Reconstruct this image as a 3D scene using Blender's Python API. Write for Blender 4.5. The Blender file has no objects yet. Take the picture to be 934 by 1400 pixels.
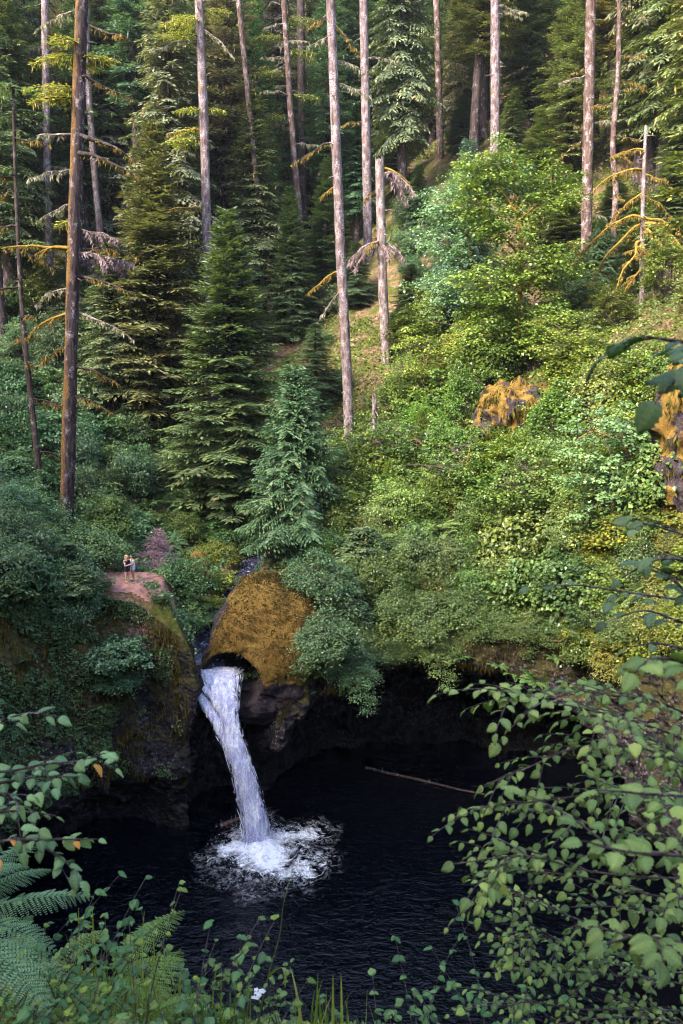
import bpy, math
import numpy as np

PI = math.pi
scene = bpy.context.scene
COL = scene.collection
rng = np.random.default_rng(11)

# ------------------------------------------------------------------ camera model
CAMZ, PITCH, FPX = 27.5, math.radians(10.0), 1150.0
CX, CY = 467.0, 700.0
FWD = np.array([0, math.cos(PITCH), -math.sin(PITCH)])
UPV = np.array([0, math.sin(PITCH), math.cos(PITCH)])
CAM = np.array([0, 0, CAMZ])


def ray(px, py):
    d = FWD * FPX + np.array([1.0, 0, 0]) * (px - CX) + UPV * (CY - py)
    return d


def at(px, py, D):
    d = ray(px, py)
    return CAM + d * (D / d[1])


def project(p):
    v = np.asarray(p, float) - CAM
    w = v @ FWD
    return CX + FPX * v[0] / w, CY - FPX * (v @ UPV) / w


# ------------------------------------------------------------------ noise
def _h(ix, iy, iz, s):
    h = (ix * 374761393 + iy * 668265263 + iz * 1274126177 + s * 974634777) & 0xFFFFFFFF
    h = ((h ^ (h >> 13)) * 1274126177) & 0xFFFFFFFF
    h = ((h ^ (h >> 16)) * 2246822519) & 0xFFFFFFFF
    return ((h ^ (h >> 15)) & 0xFFFF) / 32767.5 - 1.0


def vnoise(p, s=0):
    p = np.asarray(p, float)
    i = np.floor(p).astype(np.int64)
    f = p - i
    f = f * f * (3 - 2 * f)
    r = 0
    for dx in (0, 1):
        for dy in (0, 1):
            for dz in (0, 1):
                w = (f[..., 0] if dx else 1 - f[..., 0]) * (f[..., 1] if dy else 1 - f[..., 1]) * (f[..., 2] if dz else 1 - f[..., 2])
                r = r + w * _h(i[..., 0] + dx, i[..., 1] + dy, i[..., 2] + dz, s)
    return r


def fbm(p, octv=4, s=0, gain=0.5):
    p = np.asarray(p, float)
    a, r, t = 1.0, 0.0, 0.0
    for o in range(octv):
        r = r + a * vnoise(p * (2.03 ** o) + o * 17.3, s + o)
        t += a
        a *= gain
    return r / t


def sstep(a, b, x):
    t = np.clip((x - a) / (b - a), 0, 1)
    return t * t * (3 - 2 * t)


def norm(v):
    return v / np.maximum(np.linalg.norm(v, axis=-1, keepdims=True), 1e-9)


# ------------------------------------------------------------------ mesh builder
class MB:
    def __init__(self):
        self.v, self.f, self.n = [], [], 0

    def add(self, V, F, mat=0, tint=0.5, smooth=False):
        V = np.asarray(V, float).reshape(-1, 3)
        F = np.asarray(F, np.int64)
        if len(F) == 0:
            return
        t = np.broadcast_to(np.asarray(tint, float), (len(F),))
        self.v.append(V)
        self.f.append((F + self.n, mat, t, smooth))
        self.n += len(V)

    def mesh(self, name, mats):
        me = bpy.data.meshes.new(name)
        V = np.concatenate(self.v)
        me.vertices.add(len(V))
        me.vertices.foreach_set('co', V.astype(np.float32).ravel())
        nl = sum(f.size for f, *_ in self.f)
        npol = sum(len(f) for f, *_ in self.f)
        me.loops.add(nl)
        me.loops.foreach_set('vertex_index', np.concatenate([f.ravel() for f, *_ in self.f]).astype(np.int32))
        cnt = np.concatenate([np.full(len(f), f.shape[1]) for f, *_ in self.f])
        st = np.concatenate([[0], np.cumsum(cnt)[:-1]])
        me.polygons.add(npol)
        me.polygons.foreach_set('loop_start', st.astype(np.int32))
        me.polygons.foreach_set('material_index', np.concatenate([np.full(len(f), m) for f, m, *_ in self.f]).astype(np.int32))
        me.polygons.foreach_set('use_smooth', np.concatenate([np.full(len(f), bool(s)) for f, m, t, s in self.f]))
        me.update(calc_edges=True)
        a = me.attributes.new('tint', 'FLOAT', 'FACE')
        a.data.foreach_set('value', np.concatenate([t for f, m, t, s in self.f]).astype(np.float32))
        for m in (mats if isinstance(mats, (list, tuple)) else [mats]):
            me.materials.append(m)
        return me


def leafq(P, D, N, L, W, fold=0.15):
    """folded diamond leaves / sprays"""
    D = norm(D)
    S = norm(np.cross(D, N))
    N = np.cross(S, D)
    L = np.broadcast_to(L, (len(P),))[:, None]
    W = np.broadcast_to(W, (len(P),))[:, None]
    m = P + D * L * 0.45
    V = np.stack([P, m + S * W / 2 + N * W * fold, P + D * L, m - S * W / 2 + N * W * fold], 1)
    return V.reshape(-1, 3), np.arange(len(P) * 4).reshape(-1, 4)


def tube(P, r, sides=8, seed=0, rough=0.0, cap=True):
    P = np.asarray(P, float)
    r = np.broadcast_to(np.asarray(r, float), (len(P),))
    T = norm(np.gradient(P, axis=0))
    ref = np.array([0, 1.0, 0]) if abs(T[0][1]) < 0.8 else np.array([1.0, 0, 0])
    A = norm(np.cross(T, ref))
    B = np.cross(T, A)
    a = np.arange(sides) * 2 * PI / sides
    ring = A[:, None] * np.cos(a)[None, :, None] + B[:, None] * np.sin(a)[None, :, None]
    rad = np.repeat(r[:, None], sides, 1)
    if rough > 0:
        q = P[:, None] + ring * 2.0
        rad = rad * (1 + rough * fbm(q * np.array([2.2, 2.2, 0.5]), 3, seed))
    V = P[:, None] + ring * rad[..., None]
    n = len(P)
    i = np.arange(n - 1)[:, None] * sides
    j = np.arange(sides)[None]
    k = (j + 1) % sides
    F = np.stack([i + j, i + k, i + sides + k, i + sides + j], -1).reshape(-1, 4)
    return V.reshape(-1, 3), F


# ------------------------------------------------------------------ object helpers
def thing(name, label, cat, loc=(0, 0, 0), rz=0.0, group=None, scale=(1, 1, 1), rx=0.0, ry=0.0):
    o = bpy.data.objects.new(name, None)
    o.empty_display_size = 0.3
    COL.objects.link(o)
    o.location = [float(c) for c in loc]
    o.rotation_euler = (rx, ry, rz)
    o.scale = scale
    o['label'] = label
    o['category'] = cat
    if group:
        o['group'] = group
    return o


def part(name, me, parent=None, color=None):
    o = bpy.data.objects.new(name, me)
    COL.objects.link(o)
    if parent is not None:
        o.parent = parent
    if color is not None:
        o.color = (*color, 1)
    return o


def tag(o, label=None, cat=None, group=None, kind=None):
    if label: o['label'] = label
    if cat: o['category'] = cat
    if group: o['group'] = group
    if kind: o['kind'] = kind
    return o


# ------------------------------------------------------------------ materials
def new_mat(name):
    m = bpy.data.materials.new(name)
    m.use_nodes = True
    nt = m.node_tree
    nt.nodes.clear()
    return m, nt


def nd(nt, t, **kw):
    n = nt.nodes.new(t)
    for k, v in kw.items():
        if k.startswith('i_'):
            n.inputs[k[2:].replace('_', ' ')].default_value = v
        else:
            setattr(n, k, v)
    return n


def ramp(nt, fac, stops, interp='LINEAR'):
    r = nt.nodes.new('ShaderNodeValToRGB')
    r.color_ramp.interpolation = interp
    e = r.color_ramp.elements
    while len(e) < len(stops):
        e.new(0.5)
    for el, (p, c) in zip(e, stops):
        el.position = p
        el.color = (*c, 1) if len(c) == 3 else c
    nt.links.new(fac, r.inputs[0])
    return r.outputs[0]


def mathn(nt, op, a, b=None, c=None, clamp=False):
    n = nt.nodes.new('ShaderNodeMath')
    n.operation = op
    n.use_clamp = clamp
    for i, x in enumerate((a, b, c)):
        if x is None:
            continue
        if isinstance(x, (int, float)):
            n.inputs[i].default_value = x
        else:
            nt.links.new(x, n.inputs[i])
    return n.outputs[0]


def mixc(nt, fac, a, b, mode='MIX'):
    n = nt.nodes.new('ShaderNodeMix')
    n.data_type = 'RGBA'
    n.blend_type = mode
    for idx, x in ((0, fac), (6, a), (7, b)):
        if isinstance(x, (int, float)):
            n.inputs[idx].default_value = x
        elif isinstance(x, tuple):
            n.inputs[idx].default_value = (*x, 1)
        else:
            nt.links.new(x, n.inputs[idx])
    return n.outputs[2]


def noise(nt, scale, detail=4, rough=0.55, vec=None, dist=0.0):
    n = nt.nodes.new('ShaderNodeTexNoise')
    n.inputs['Scale'].default_value = scale
    n.inputs['Detail'].default_value = detail
    n.inputs['Roughness'].default_value = rough
    n.inputs['Distortion'].default_value = dist
    if vec is None:
        vec = objco(nt)
    nt.links.new(vec, n.inputs['Vector'])
    return n.outputs[0]


def objco(nt, scale=None):
    n = nt.nodes.new('ShaderNodeTexCoord')
    v = n.outputs['Object']
    if scale:
        m = nt.nodes.new('ShaderNodeMapping')
        m.inputs['Scale'].default_value = scale
        nt.links.new(v, m.inputs['Vector'])
        v = m.outputs[0]
    return v


def leaf_mat(name, stops, transl=0.3, rough=0.45, spec=0.3, tcol=None, hue_var=0.025, val_var=0.35):
    m, nt = new_mat(name)
    at_ = nd(nt, 'ShaderNodeAttribute', attribute_name='tint')
    c = ramp(nt, at_.outputs['Fac'], stops)
    oi = nd(nt, 'ShaderNodeObjectInfo')
    c = mixc(nt, 1.0, c, oi.outputs['Color'], 'MULTIPLY')
    hs = nd(nt, 'ShaderNodeHueSaturation')
    nt.links.new(c, hs.inputs['Color'])
    nt.links.new(mathn(nt, 'MULTIPLY_ADD', oi.outputs['Random'], hue_var, 0.5 - hue_var / 2), hs.inputs['Hue'])
    nt.links.new(mathn(nt, 'MULTIPLY_ADD', oi.outputs['Random'], -val_var, 1 + val_var / 2), hs.inputs['Value'])
    c = hs.outputs[0]
    p = nd(nt, 'ShaderNodeBsdfPrincipled')
    p.inputs['Roughness'].default_value = rough
    p.inputs['Specular IOR Level'].default_value = spec
    nt.links.new(c, p.inputs['Base Color'])
    t = nd(nt, 'ShaderNodeBsdfTranslucent')
    tc = mixc(nt, 1.0, c, tcol or (1.25, 1.3, 0.55), 'MULTIPLY')
    nt.links.new(tc, t.inputs['Color'])
    mx = nd(nt, 'ShaderNodeMixShader')
    mx.inputs[0].default_value = transl
    nt.links.new(p.outputs[0], mx.inputs[1])
    nt.links.new(t.outputs[0], mx.inputs[2])
    out = nd(nt, 'ShaderNodeOutputMaterial')
    nt.links.new(mx.outputs[0], out.inputs[0])
    return m


def finish(nt, col, rough=0.9, bump=None, bstr=0.5, bdist=0.05, spec=0.3):
    p = nd(nt, 'ShaderNodeBsdfPrincipled')
    if isinstance(col, tuple):
        p.inputs['Base Color'].default_value = (*col, 1)
    else:
        nt.links.new(col, p.inputs['Base Color'])
    if isinstance(rough, (int, float)):
        p.inputs['Roughness'].default_value = rough
    else:
        nt.links.new(rough, p.inputs['Roughness'])
    p.inputs['Specular IOR Level'].default_value = spec
    if bump is not None:
        b = nd(nt, 'ShaderNodeBump')
        b.inputs['Strength'].default_value = bstr
        b.inputs['Distance'].default_value = bdist
        nt.links.new(bump, b.inputs['Height'])
        nt.links.new(b.outputs[0], p.inputs['Normal'])
    out = nd(nt, 'ShaderNodeOutputMaterial')
    nt.links.new(p.outputs[0], out.inputs[0])
    return p


def bark_mat(name, dark, light, lichen, lich_amt=0.5, moss=None, moss_dir=(-1, 0, 0), moss_amt=0.0, scale=1.0):
    m, nt = new_mat(name)
    v = objco(nt, (1, 1, 0.22))
    n1 = noise(nt, 5.5 * scale, 5, 0.65, v, 0.6)
    n2 = noise(nt, 2.3 * scale, 4, 0.6, objco(nt, (1, 1, 0.6)))
    c = ramp(nt, n1, [(0.36, dark), (0.62, light)])
    lm = ramp(nt, n2, [(0.62 - 0.3 * lich_amt, (0, 0, 0)), (0.72 - 0.2 * lich_amt, (1, 1, 1))])
    n3 = noise(nt, 9 * scale, 3, 0.7)
    lm = mathn(nt, 'MULTIPLY', lm, ramp(nt, n3, [(0.42, (0, 0, 0)), (0.55, (1, 1, 1))]))
    c = mixc(nt, lm, c, lichen)
    if moss:
        g = nd(nt, 'ShaderNodeNewGeometry')
        d = nd(nt, 'ShaderNodeVectorMath', operation='DOT_PRODUCT')
        nt.links.new(g.outputs['Normal'], d.inputs[0])
        d.inputs[1].default_value = moss_dir
        n4 = noise(nt, 1.3, 5, 0.65, objco(nt, (1, 1, 0.45)))
        s = mathn(nt, 'MULTIPLY_ADD', n4, 3.2, -1.6 + moss_amt)
        s = mathn(nt, 'ADD', d.outputs['Value'], s)
        mk = mathn(nt, 'MULTIPLY', ramp(nt, s, [(0.25, (0, 0, 0)), (0.75, (1, 1, 1))]), ramp(nt, n3, [(0.3, (0.25, 0.25, 0.25)), (0.6, (1, 1, 1))]))
        mc = ramp(nt, n3, [(0.3, tuple(x * 0.55 for x in moss)), (0.7, moss)])
        c = mixc(nt, mk, c, mc)
    finish(nt, c, 0.9, n1, 0.9, 0.08, 0.2)
    return m


# foliage
G = {}
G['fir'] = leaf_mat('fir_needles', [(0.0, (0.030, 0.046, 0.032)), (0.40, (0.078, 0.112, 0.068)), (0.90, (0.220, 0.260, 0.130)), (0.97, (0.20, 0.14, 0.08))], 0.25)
G['cedar'] = leaf_mat('cedar_sprays', [(0.0, (0.026, 0.052, 0.032)), (0.5, (0.075, 0.125, 0.075)), (0.9, (0.155, 0.215, 0.120)), (0.98, (0.15, 0.11, 0.05))], 0.22)
G['broad'] = leaf_mat('broad_leaves', [(0.0, (0.022, 0.046, 0.018)), (0.5, (0.080, 0.114, 0.050)), (0.92, (0.195, 0.235, 0.095)), (0.99, (0.24, 0.15, 0.03))], 0.3, 0.38, 0.5)
G['hazel'] = leaf_mat('hazel_leaves', [(0.0, (0.034, 0.060, 0.030)), (0.5, (0.080, 0.132, 0.058)), (0.95, (0.160, 0.215, 0.080)), (0.97, (0.36, 0.15, 0.03))], 0.25, 0.55, 0.28, val_var=0.1)
G['fern'] = leaf_mat('fern_fronds', [(0.0, (0.040, 0.070, 0.034)), (0.6, (0.110, 0.165, 0.080)), (1.0, (0.190, 0.240, 0.105))], 0.28)
G['grass'] = leaf_mat('grass_blades', [(0.0, (0.050, 0.090, 0.018)), (0.6, (0.130, 0.190, 0.040)), (1.0, (0.260, 0.260, 0.080))], 0.3)
G['moss'] = leaf_mat('hanging_moss', [(0.0, (0.050, 0.042, 0.012)), (0.5, (0.150, 0.105, 0.024)), (1.0, (0.300, 0.210, 0.055))], 0.25, 0.8, 0.1, (1.2, 1.0, 0.5))
G['lichen'] = leaf_mat('pale_lichen', [(0.0, (0.10, 0.10, 0.05)), (0.6, (0.22, 0.22, 0.13)), (1.0, (0.40, 0.36, 0.26))], 0.25, 0.8, 0.1, (1.0, 1.0, 0.8))
G['deadtwig'] = leaf_mat('dead_twigs', [(0.0, (0.07, 0.05, 0.055)), (0.5, (0.17, 0.12, 0.13)), (1.0, (0.30, 0.22, 0.22))], 0.05, 0.9, 0.1, (1, 1, 1))
G['petal'] = leaf_mat('white_petals', [(0, (0.7, 0.7, 0.72)), (1, (0.8, 0.8, 0.8))], 0.2, tcol=(1, 1, 1))

BK = {}
BK['pale'] = bark_mat('pale_lichen_bark', (0.045, 0.030, 0.030), (0.150, 0.105, 0.110), (0.27, 0.235, 0.265), 0.62, (0.22, 0.13, 0.025), (-0.3, -0.2, 0), -0.35)
BK['dark'] = bark_mat('dark_bark', (0.016, 0.011, 0.011), (0.060, 0.042, 0.042), (0.20, 0.17, 0.18), 0.25)
BK['mossy'] = bark_mat('mossy_bark', (0.014, 0.009, 0.010), (0.058, 0.039, 0.042), (0.24, 0.20, 0.23), 0.28, (0.19, 0.10, 0.022), (-0.95, -0.1, 0), 0.06)
BK['brown'] = bark_mat('brown_bark', (0.035, 0.020, 0.018), (0.120, 0.075, 0.065), (0.30, 0.25, 0.26), 0.45)
BK['snag'] = bark_mat('weathered_wood', (0.06, 0.045, 0.045), (0.18, 0.135, 0.135), (0.36, 0.31, 0.32), 0.5, (0.24, 0.15, 0.03), (0.3, -0.4, 0.3), -0.5)
BK['twig'] = bark_mat('twig_bark', (0.05, 0.035, 0.035), (0.15, 0.11, 0.11), (0.3, 0.26, 0.26), 0.3, scale=8)
BK['mosslimb'] = bark_mat('moss_coated_limb', (0.10, 0.060, 0.010), (0.30, 0.180, 0.030), (0.36, 0.24, 0.06), 0.4, scale=2)


def rock_mats():
    # cliff: wet dark basalt, lichen-grey patches, moss on the ledges and upper face
    m, nt = new_mat('cliff_basalt')
    g = nd(nt, 'ShaderNodeNewGeometry')
    pos = nd(nt, 'ShaderNodeSeparateXYZ'); nt.links.new(g.outputs['Position'], pos.inputs[0])
    nor = nd(nt, 'ShaderNodeSeparateXYZ'); nt.links.new(g.outputs['Normal'], nor.inputs[0])
    n1 = noise(nt, 1.1, 8, 0.68, dist=0.4)
    n2 = noise(nt, 5.0, 6, 0.7)
    n3 = noise(nt, 0.35, 4, 0.6)
    vo = nd(nt, 'ShaderNodeTexVoronoi', feature='F1'); vo.inputs['Scale'].default_value = 3.2
    nt.links.new(objco(nt, (1, 1, 1.4)), vo.inputs['Vector'])
    base = ramp(nt, n1, [(0.34, (0.007, 0.006, 0.007)), (0.55, (0.020, 0.016, 0.020)), (0.75, (0.062, 0.049, 0.060))])
    spk = mathn(nt, 'MULTIPLY', ramp(nt, n2, [(0.52, (0, 0, 0)), (0.66, (1, 1, 1))]), ramp(nt, n3, [(0.42, (0, 0, 0)), (0.6, (1, 1, 1))]))
    base = mixc(nt, mathn(nt, 'MULTIPLY', spk, 0.85), base, (0.26, 0.21, 0.25))
    # water-dark zone near the pool: moss and lichen give out below about 3 m
    hz = mathn(nt, 'MULTIPLY_ADD', n3, 5.0, -2.5)
    zz = mathn(nt, 'ADD', pos.outputs['Z'], hz)
    dry = ramp(nt, mathn(nt, 'MULTIPLY', zz, 0.06), [(0.16, (0, 0, 0)), (0.42, (1, 1, 1))])
    base = mixc(nt, dry, mixc(nt, 1.0, base, (0.5, 0.5, 0.5), 'MULTIPLY'), base)
    ms = mathn(nt, 'ADD', mathn(nt, 'MULTIPLY', nor.outputs['Z'], 0.55), mathn(nt, 'MULTIPLY_ADD', n1, 1.7, -0.62))
    ms = mathn(nt, 'ADD', ms, mathn(nt, 'MULTIPLY_ADD', pos.outputs['Z'], 0.065, -0.44))
    mk = ramp(nt, ms, [(0.35, (0, 0, 0)), (0.62, (1, 1, 1))])
    mcol = ramp(nt, n2, [(0.3, (0.020, 0.023, 0.006)), (0.55, (0.050, 0.044, 0.012)), (0.75, (0.12, 0.082, 0.021))])
    c = mixc(nt, mathn(nt, 'MULTIPLY', mk, 0.92), base, mcol)
    # bare earth chute scuffed down the cliff below the clearing
    ex = mathn(nt, 'ABSOLUTE', mathn(nt, 'ADD', pos.outputs['X'], mathn(nt, 'MULTIPLY_ADD', n1, 2.4, 10.6)))
    ez = mathn(nt, 'MULTIPLY_ADD', pos.outputs['Z'], .2, -1.75)
    em = mathn(nt, 'MULTIPLY', ramp(nt, ex, [(.35, (1, 1, 1)), (.75, (0, 0, 0))]), ramp(nt, mathn(nt, 'ADD', ez, mathn(nt, 'MULTIPLY_ADD', n2, .8, -.4)), [(.1, (0, 0, 0)), (.5, (1, 1, 1))]))
    c = mixc(nt, em, c, ramp(nt, n2, [(.35, (.10, .055, .05)), (.7, (.28, .16, .15))]))
    bh = mathn(nt, 'ADD', n1, mathn(nt, 'MULTIPLY', vo.outputs['Distance'], 0.5))
    bh = mathn(nt, 'ADD', bh, mathn(nt, 'MULTIPLY', n2, 0.35))
    ro = mathn(nt, 'MULTIPLY_ADD', mk, 0.35, 0.6)
    finish(nt, c, ro, bh, 1.0, 0.25, 0.25)
    # mossy boulder: ochre moss carpet, bare purple-grey rock where it is steep to one side
    m2, nt = new_mat('ochre_moss_rock')
    g = nd(nt, 'ShaderNodeNewGeometry')
    nor = nd(nt, 'ShaderNodeSeparateXYZ'); nt.links.new(g.outputs['Normal'], nor.inputs[0])
    n1 = noise(nt, 1.0, 8, 0.65, dist=0.3); n2 = noise(nt, 7.0, 6, 0.7); n4 = noise(nt, 22.0, 3, 0.7)
    rock = ramp(nt, n2, [(0.35, (0.022, 0.017, 0.019)), (0.55, (0.050, 0.038, 0.046)), (0.72, (0.12, 0.092, 0.108))])
    mo = ramp(nt, mathn(nt, 'MULTIPLY_ADD', n4, 0.5, mathn(nt, 'MULTIPLY', n1, 0.5)), [(0.30, (0.030, 0.022, 0.008)), (0.42, (0.095, 0.055, 0.014)), (0.55, (0.215, 0.125, 0.030)), (0.64, (0.130, 0.125, 0.028)), (0.76, (0.27, 0.18, 0.05))])
    at_ = nd(nt, 'ShaderNodeAttribute', attribute_name='tint')
    k = mathn(nt, 'ADD', at_.outputs['Fac'], mathn(nt, 'MULTIPLY_ADD', n1, 1.7, -0.85))
    mk = ramp(nt, k, [(0.42, (0, 0, 0)), (0.56, (1, 1, 1))])
    c = mixc(nt, mk, rock, mo)
    finish(nt, c, 0.92, mathn(nt, 'ADD', n2, mathn(nt, 'MULTIPLY', n4, 0.6)), 0.9, 0.12, 0.15)
    return m, m2


M_CLIFF, M_MOSSROCK = rock_mats()


def soil_mats():
    m, nt = new_mat('forest_floor')
    n1 = noise(nt, 0.5, 7, 0.65); n2 = noise(nt, 4.0, 6, 0.7); n3 = noise(nt, 0.08, 4, 0.6)
    c = ramp(nt, n2, [(0.32, (0.035, 0.022, 0.014)), (0.52, (0.130, 0.082, 0.052)), (0.72, (0.300, 0.205, 0.140))])
    mk = ramp(nt, n1, [(0.44, (0, 0, 0)), (0.56, (1, 1, 1))])
    gr = ramp(nt, n2, [(0.35, (0.020, 0.030, 0.007)), (0.7, (0.100, 0.105, 0.022))])
    c = mixc(nt, mk, c, gr)
    # wet dark rock floors the plunge basin at the head of the falls
    dd = nd(nt, 'ShaderNodeVectorMath', operation='DISTANCE'); nt.links.new(objco(nt), dd.inputs[0]); dd.inputs[1].default_value = (-5.7, 48.0, 9.5)
    rk = ramp(nt, mathn(nt, 'MULTIPLY', dd.outputs['Value'], .1), [(.30, (1, 1, 1)), (.40, (0, 0, 0))])
    c = mixc(nt, rk, c, ramp(nt, n2, [(.35, (.012, .010, .014)), (.7, (.09, .07, .09))]))
    finish(nt, c, 0.95, n2, 0.8, 0.15, 0.1)
    m2, nt = new_mat('trodden_dirt')
    n2 = noise(nt, 3.0, 7, 0.7); n1 = noise(nt, 0.9, 4, 0.6)
    c = ramp(nt, n2, [(0.3, (0.15, 0.075, 0.066)), (0.55, (0.34, 0.170, 0.152)), (0.75, (0.46, 0.25, 0.235))])
    c = mixc(nt, mathn(nt, 'MULTIPLY', n1, 0.5), c, (0.13, 0.075, 0.06))
    finish(nt, c, 0.95, n2, 0.7, 0.06, 0.1)
    return m, m2


M_SOIL, M_DIRT = soil_mats()
# ------------------------------------------------------------------ terrain
ANCH = np.array([
    # camera bluff and the near drop
    (0, -2, 26.0), (-6, -1, 26.3), (6, -1, 26.0), (-20, -2, 29), (20, -2, 28), (0, -20, 30), (-35, -20, 38), (35, -20, 36),
    (0, 3.0, 25.2), (-4, 3, 25.4), (4, 3, 25.1), (0, 6, 20.5), (0, 10, 14), (0, 14, 9.0), (-8, 8, 19), (8, 8, 18.5), (-12, 16, 15), (12, 14, 13),
    (-18, 10, 21), (20, 12, 20), (-25, 15, 24),
    # rim
    (17, 34, 15), (16.5, 42, 14.2), (12, 47.5, 12.3), (6, 49.5, 11.2), (1, 48.5, 10.8), (-3, 47.5, 11.0), (-8.8, 46.2, 12.8), (-10.2, 47, 13.6), (-12.2, 47.6, 14.3), (-14.5, 47, 15.0),
    (-17, 44.4, 15.8), (-19.5, 39, 16.4), (-20.5, 32, 17), (-19.5, 25, 18), (17, 25, 15),
    # left shelf, people, left slope
    (-12.9, 50, 14.6), (-18.6, 56, 16.4), (-20, 47, 17.5), (-26, 36, 21), (-30, 50, 23), (-26, 62, 20), (-31, 85, 29.5), (-45, 60, 31), (-45, 30, 30),
    (-60, 100, 46), (-45, 140, 52), (-80, 150, 75), (-80, 60, 52), (-90, 0, 60), (-60, 220, 84),
    # valley of the stream
    (-8.4, 52, 12.0), (-8, 60, 12.8), (-10.5, 68, 14.0), (-13.5, 80, 21), (-20, 72, 18),
    (-8, 100, 32), (-4.6, 112, 37), (-14, 95, 29), (-25, 110, 38),
    # right-hand hill
    (0.7, 72, 20.2), (0, 60, 16.6), (4.3, 84, 28.5), (2.9, 105, 42.5), (13, 118, 55), (18, 102, 48.5), (25, 87, 36.6),
    (11, 58, 17.8), (12, 64, 23.4), (20, 50, 22.5), (11.6, 53, 15.2), (20, 60, 27), (26, 44, 26), (24, 70, 31.5), (38, 40, 34), (40, 70, 44), (30, 28, 27), (40, 10, 34),
    (60, 50, 56), (60, 100, 68), (40, 120, 67), (0, 150, 66), (40, 180, 92), (0, 220, 100), (100, 60, 80), (100, 180, 125), (90, 0, 62),
], float)


def _phi(r2):
    return 0.5 * r2 * np.log(r2 + 1e-9)


def _tps():
    n = len(ANCH)
    d2 = ((ANCH[:, None, :2] - ANCH[None, :, :2]) ** 2).sum(-1)
    K = _phi(d2) + np.eye(n) * 3.0
    Pm = np.c_[np.ones(n), ANCH[:, :2]]
    A = np.block([[K, Pm], [Pm.T, np.zeros((3, 3))]])
    return np.linalg.solve(A, np.r_[ANCH[:, 2], 0, 0, 0])


TPSW = _tps()
CHAN = np.array([(-6.1, 44.0, 9.3), (-6.75, 46.2, 9.6), (-7.9, 48.2, 10.1), (-8.5, 50.5, 10.7), (-8.3, 54, 11.2), (-7.2, 59, 11.7), (-7.0, 66, 12.4), (-8, 76, 15.5)])


def chan_dist(x, y):
    best = np.full(x.shape, 1e9); bz = np.zeros(x.shape)
    for a, b in zip(CHAN[:-1], CHAN[1:]):
        d = b[:2] - a[:2]
        t = np.clip(((x - a[0]) * d[0] + (y - a[1]) * d[1]) / (d @ d), 0, 1)
        dd = np.hypot(x - a[0] - t * d[0], y - a[1] - t * d[1])
        k = dd < best
        best = np.where(k, dd, best); bz = np.where(k, a[2] + t * (b[2] - a[2]), bz)
    return best, bz


def height(x, y):
    x = np.atleast_1d(np.asarray(x, float)); y = np.atleast_1d(np.asarray(y, float))
    sh = x.shape
    x = x.ravel(); y = y.ravel()
    out = np.empty(len(x))
    for i in range(0, len(x), 40000):
        X, Y = x[i:i + 40000], y[i:i + 40000]
        d2 = (X[:, None] - ANCH[None, :, 0]) ** 2 + (Y[:, None] - ANCH[None, :, 1]) ** 2
        out[i:i + 40000] = _phi(d2) @ TPSW[:-3] + TPSW[-3] + TPSW[-2] * X + TPSW[-1] * Y
    P = np.stack([x, y, np.zeros_like(x)], -1)
    far = sstep(8, 40, np.hypot(x, y))
    out = out + far * (1.3 * fbm(P / 9.0, 4, 3) + 0.25 * fbm(P / 1.6, 3, 9))
    # flat trodden clearing
    w = 1 - sstep(0.65, 1.5, np.hypot((x + 12.6) / 3.0, (y - 50.0) / 2.6))
    out = out * (1 - w) + (14.55 + 0.04 * (50 - y)) * w
    cd, bz = chan_dist(x, y)
    carved = bz - 0.35 + np.maximum(0, cd - 0.8) * 2.6
    out = np.where((y > 43) & (cd < 8), np.minimum(out, carved), out)
    # unseen ridge added behind and left of the camera to shade the pool
    u = -(x + y) / math.sqrt(2)
    out = out + 37 * sstep(13, 46, u)
    bd = np.hypot(x + 5.7, y - 48.0)
    out = np.where(bd < 4, np.minimum(out, 8.7 + np.maximum(0, bd - 2.5) * 5), out)
    # the bluff under the camera breaks off steeply; its brink runs further out on the left
    ye = np.interp(x, [-3, -1.2, -.5, -.1, .3, 3], [3.6, 3.0, 2.2, 1.4, .7, .6])
    out = np.where((y > 0) & (y < 13) & (x > -9) & (x < 14), np.minimum(out, np.maximum(25.75 - .35 * np.maximum(0, y - 1.2) * (x < 0) - 1.7 * np.maximum(0, y - ye), 8.5)), out)
    return out.reshape(sh)


def ground_hit(px, py, d0=22.0, d1=240.0):
    d = ray(px, py)
    D = np.linspace(d0, d1, 900)
    P = CAM + d[None] * (D / d[1])[:, None]
    below = P[:, 2] < height(P[:, 0], P[:, 1])
    r = np.hypot(P[:, 0] - C0[0], P[:, 1] - C0[1])
    a = np.arctan2(P[:, 1] - C0[1], P[:, 0] - C0[0])
    below &= r > rim_r(a) + 0.3
    if not below.any():
        return None
    return P[np.argmax(below)]


C0 = np.array([0.0, 36.0])
RIM = np.array([(17, 34), (17.2, 38), (16.3, 42), (14.5, 45.2), (12, 47.2), (9, 48.6), (6, 49.2), (3, 48.9), (0.5, 48.0), (-2, 47.2), (-3.4, 47.1), (-4.4, 47.7), (-5.4, 48.4), (-6.6, 48.4), (-7.5, 47.3), (-8.5, 45.8), (-10.2, 46.5), (-12.2, 47.3), (-14.5, 46.8),
                (-17, 44.2), (-19.3, 39), (-20.3, 32), (-19, 25), (-13, 18), (-6, 15), (0, 14), (7, 15), (13, 19), (16.5, 27)], float)
_ra = np.unwrap(np.arctan2(RIM[:, 1] - C0[1], RIM[:, 0] - C0[0]))
_rr = np.hypot(RIM[:, 0] - C0[0], RIM[:, 1] - C0[1])
_o = np.argsort(_ra % (2 * PI))
_ra, _rr = (_ra % (2 * PI))[_o], _rr[_o]


def rim_r(a):
    return np.interp(np.asarray(a) % (2 * PI), np.r_[_ra[-1] - 2 * PI, _ra, _ra[0] + 2 * PI], np.r_[_rr[-1], _rr, _rr[0]])


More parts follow.
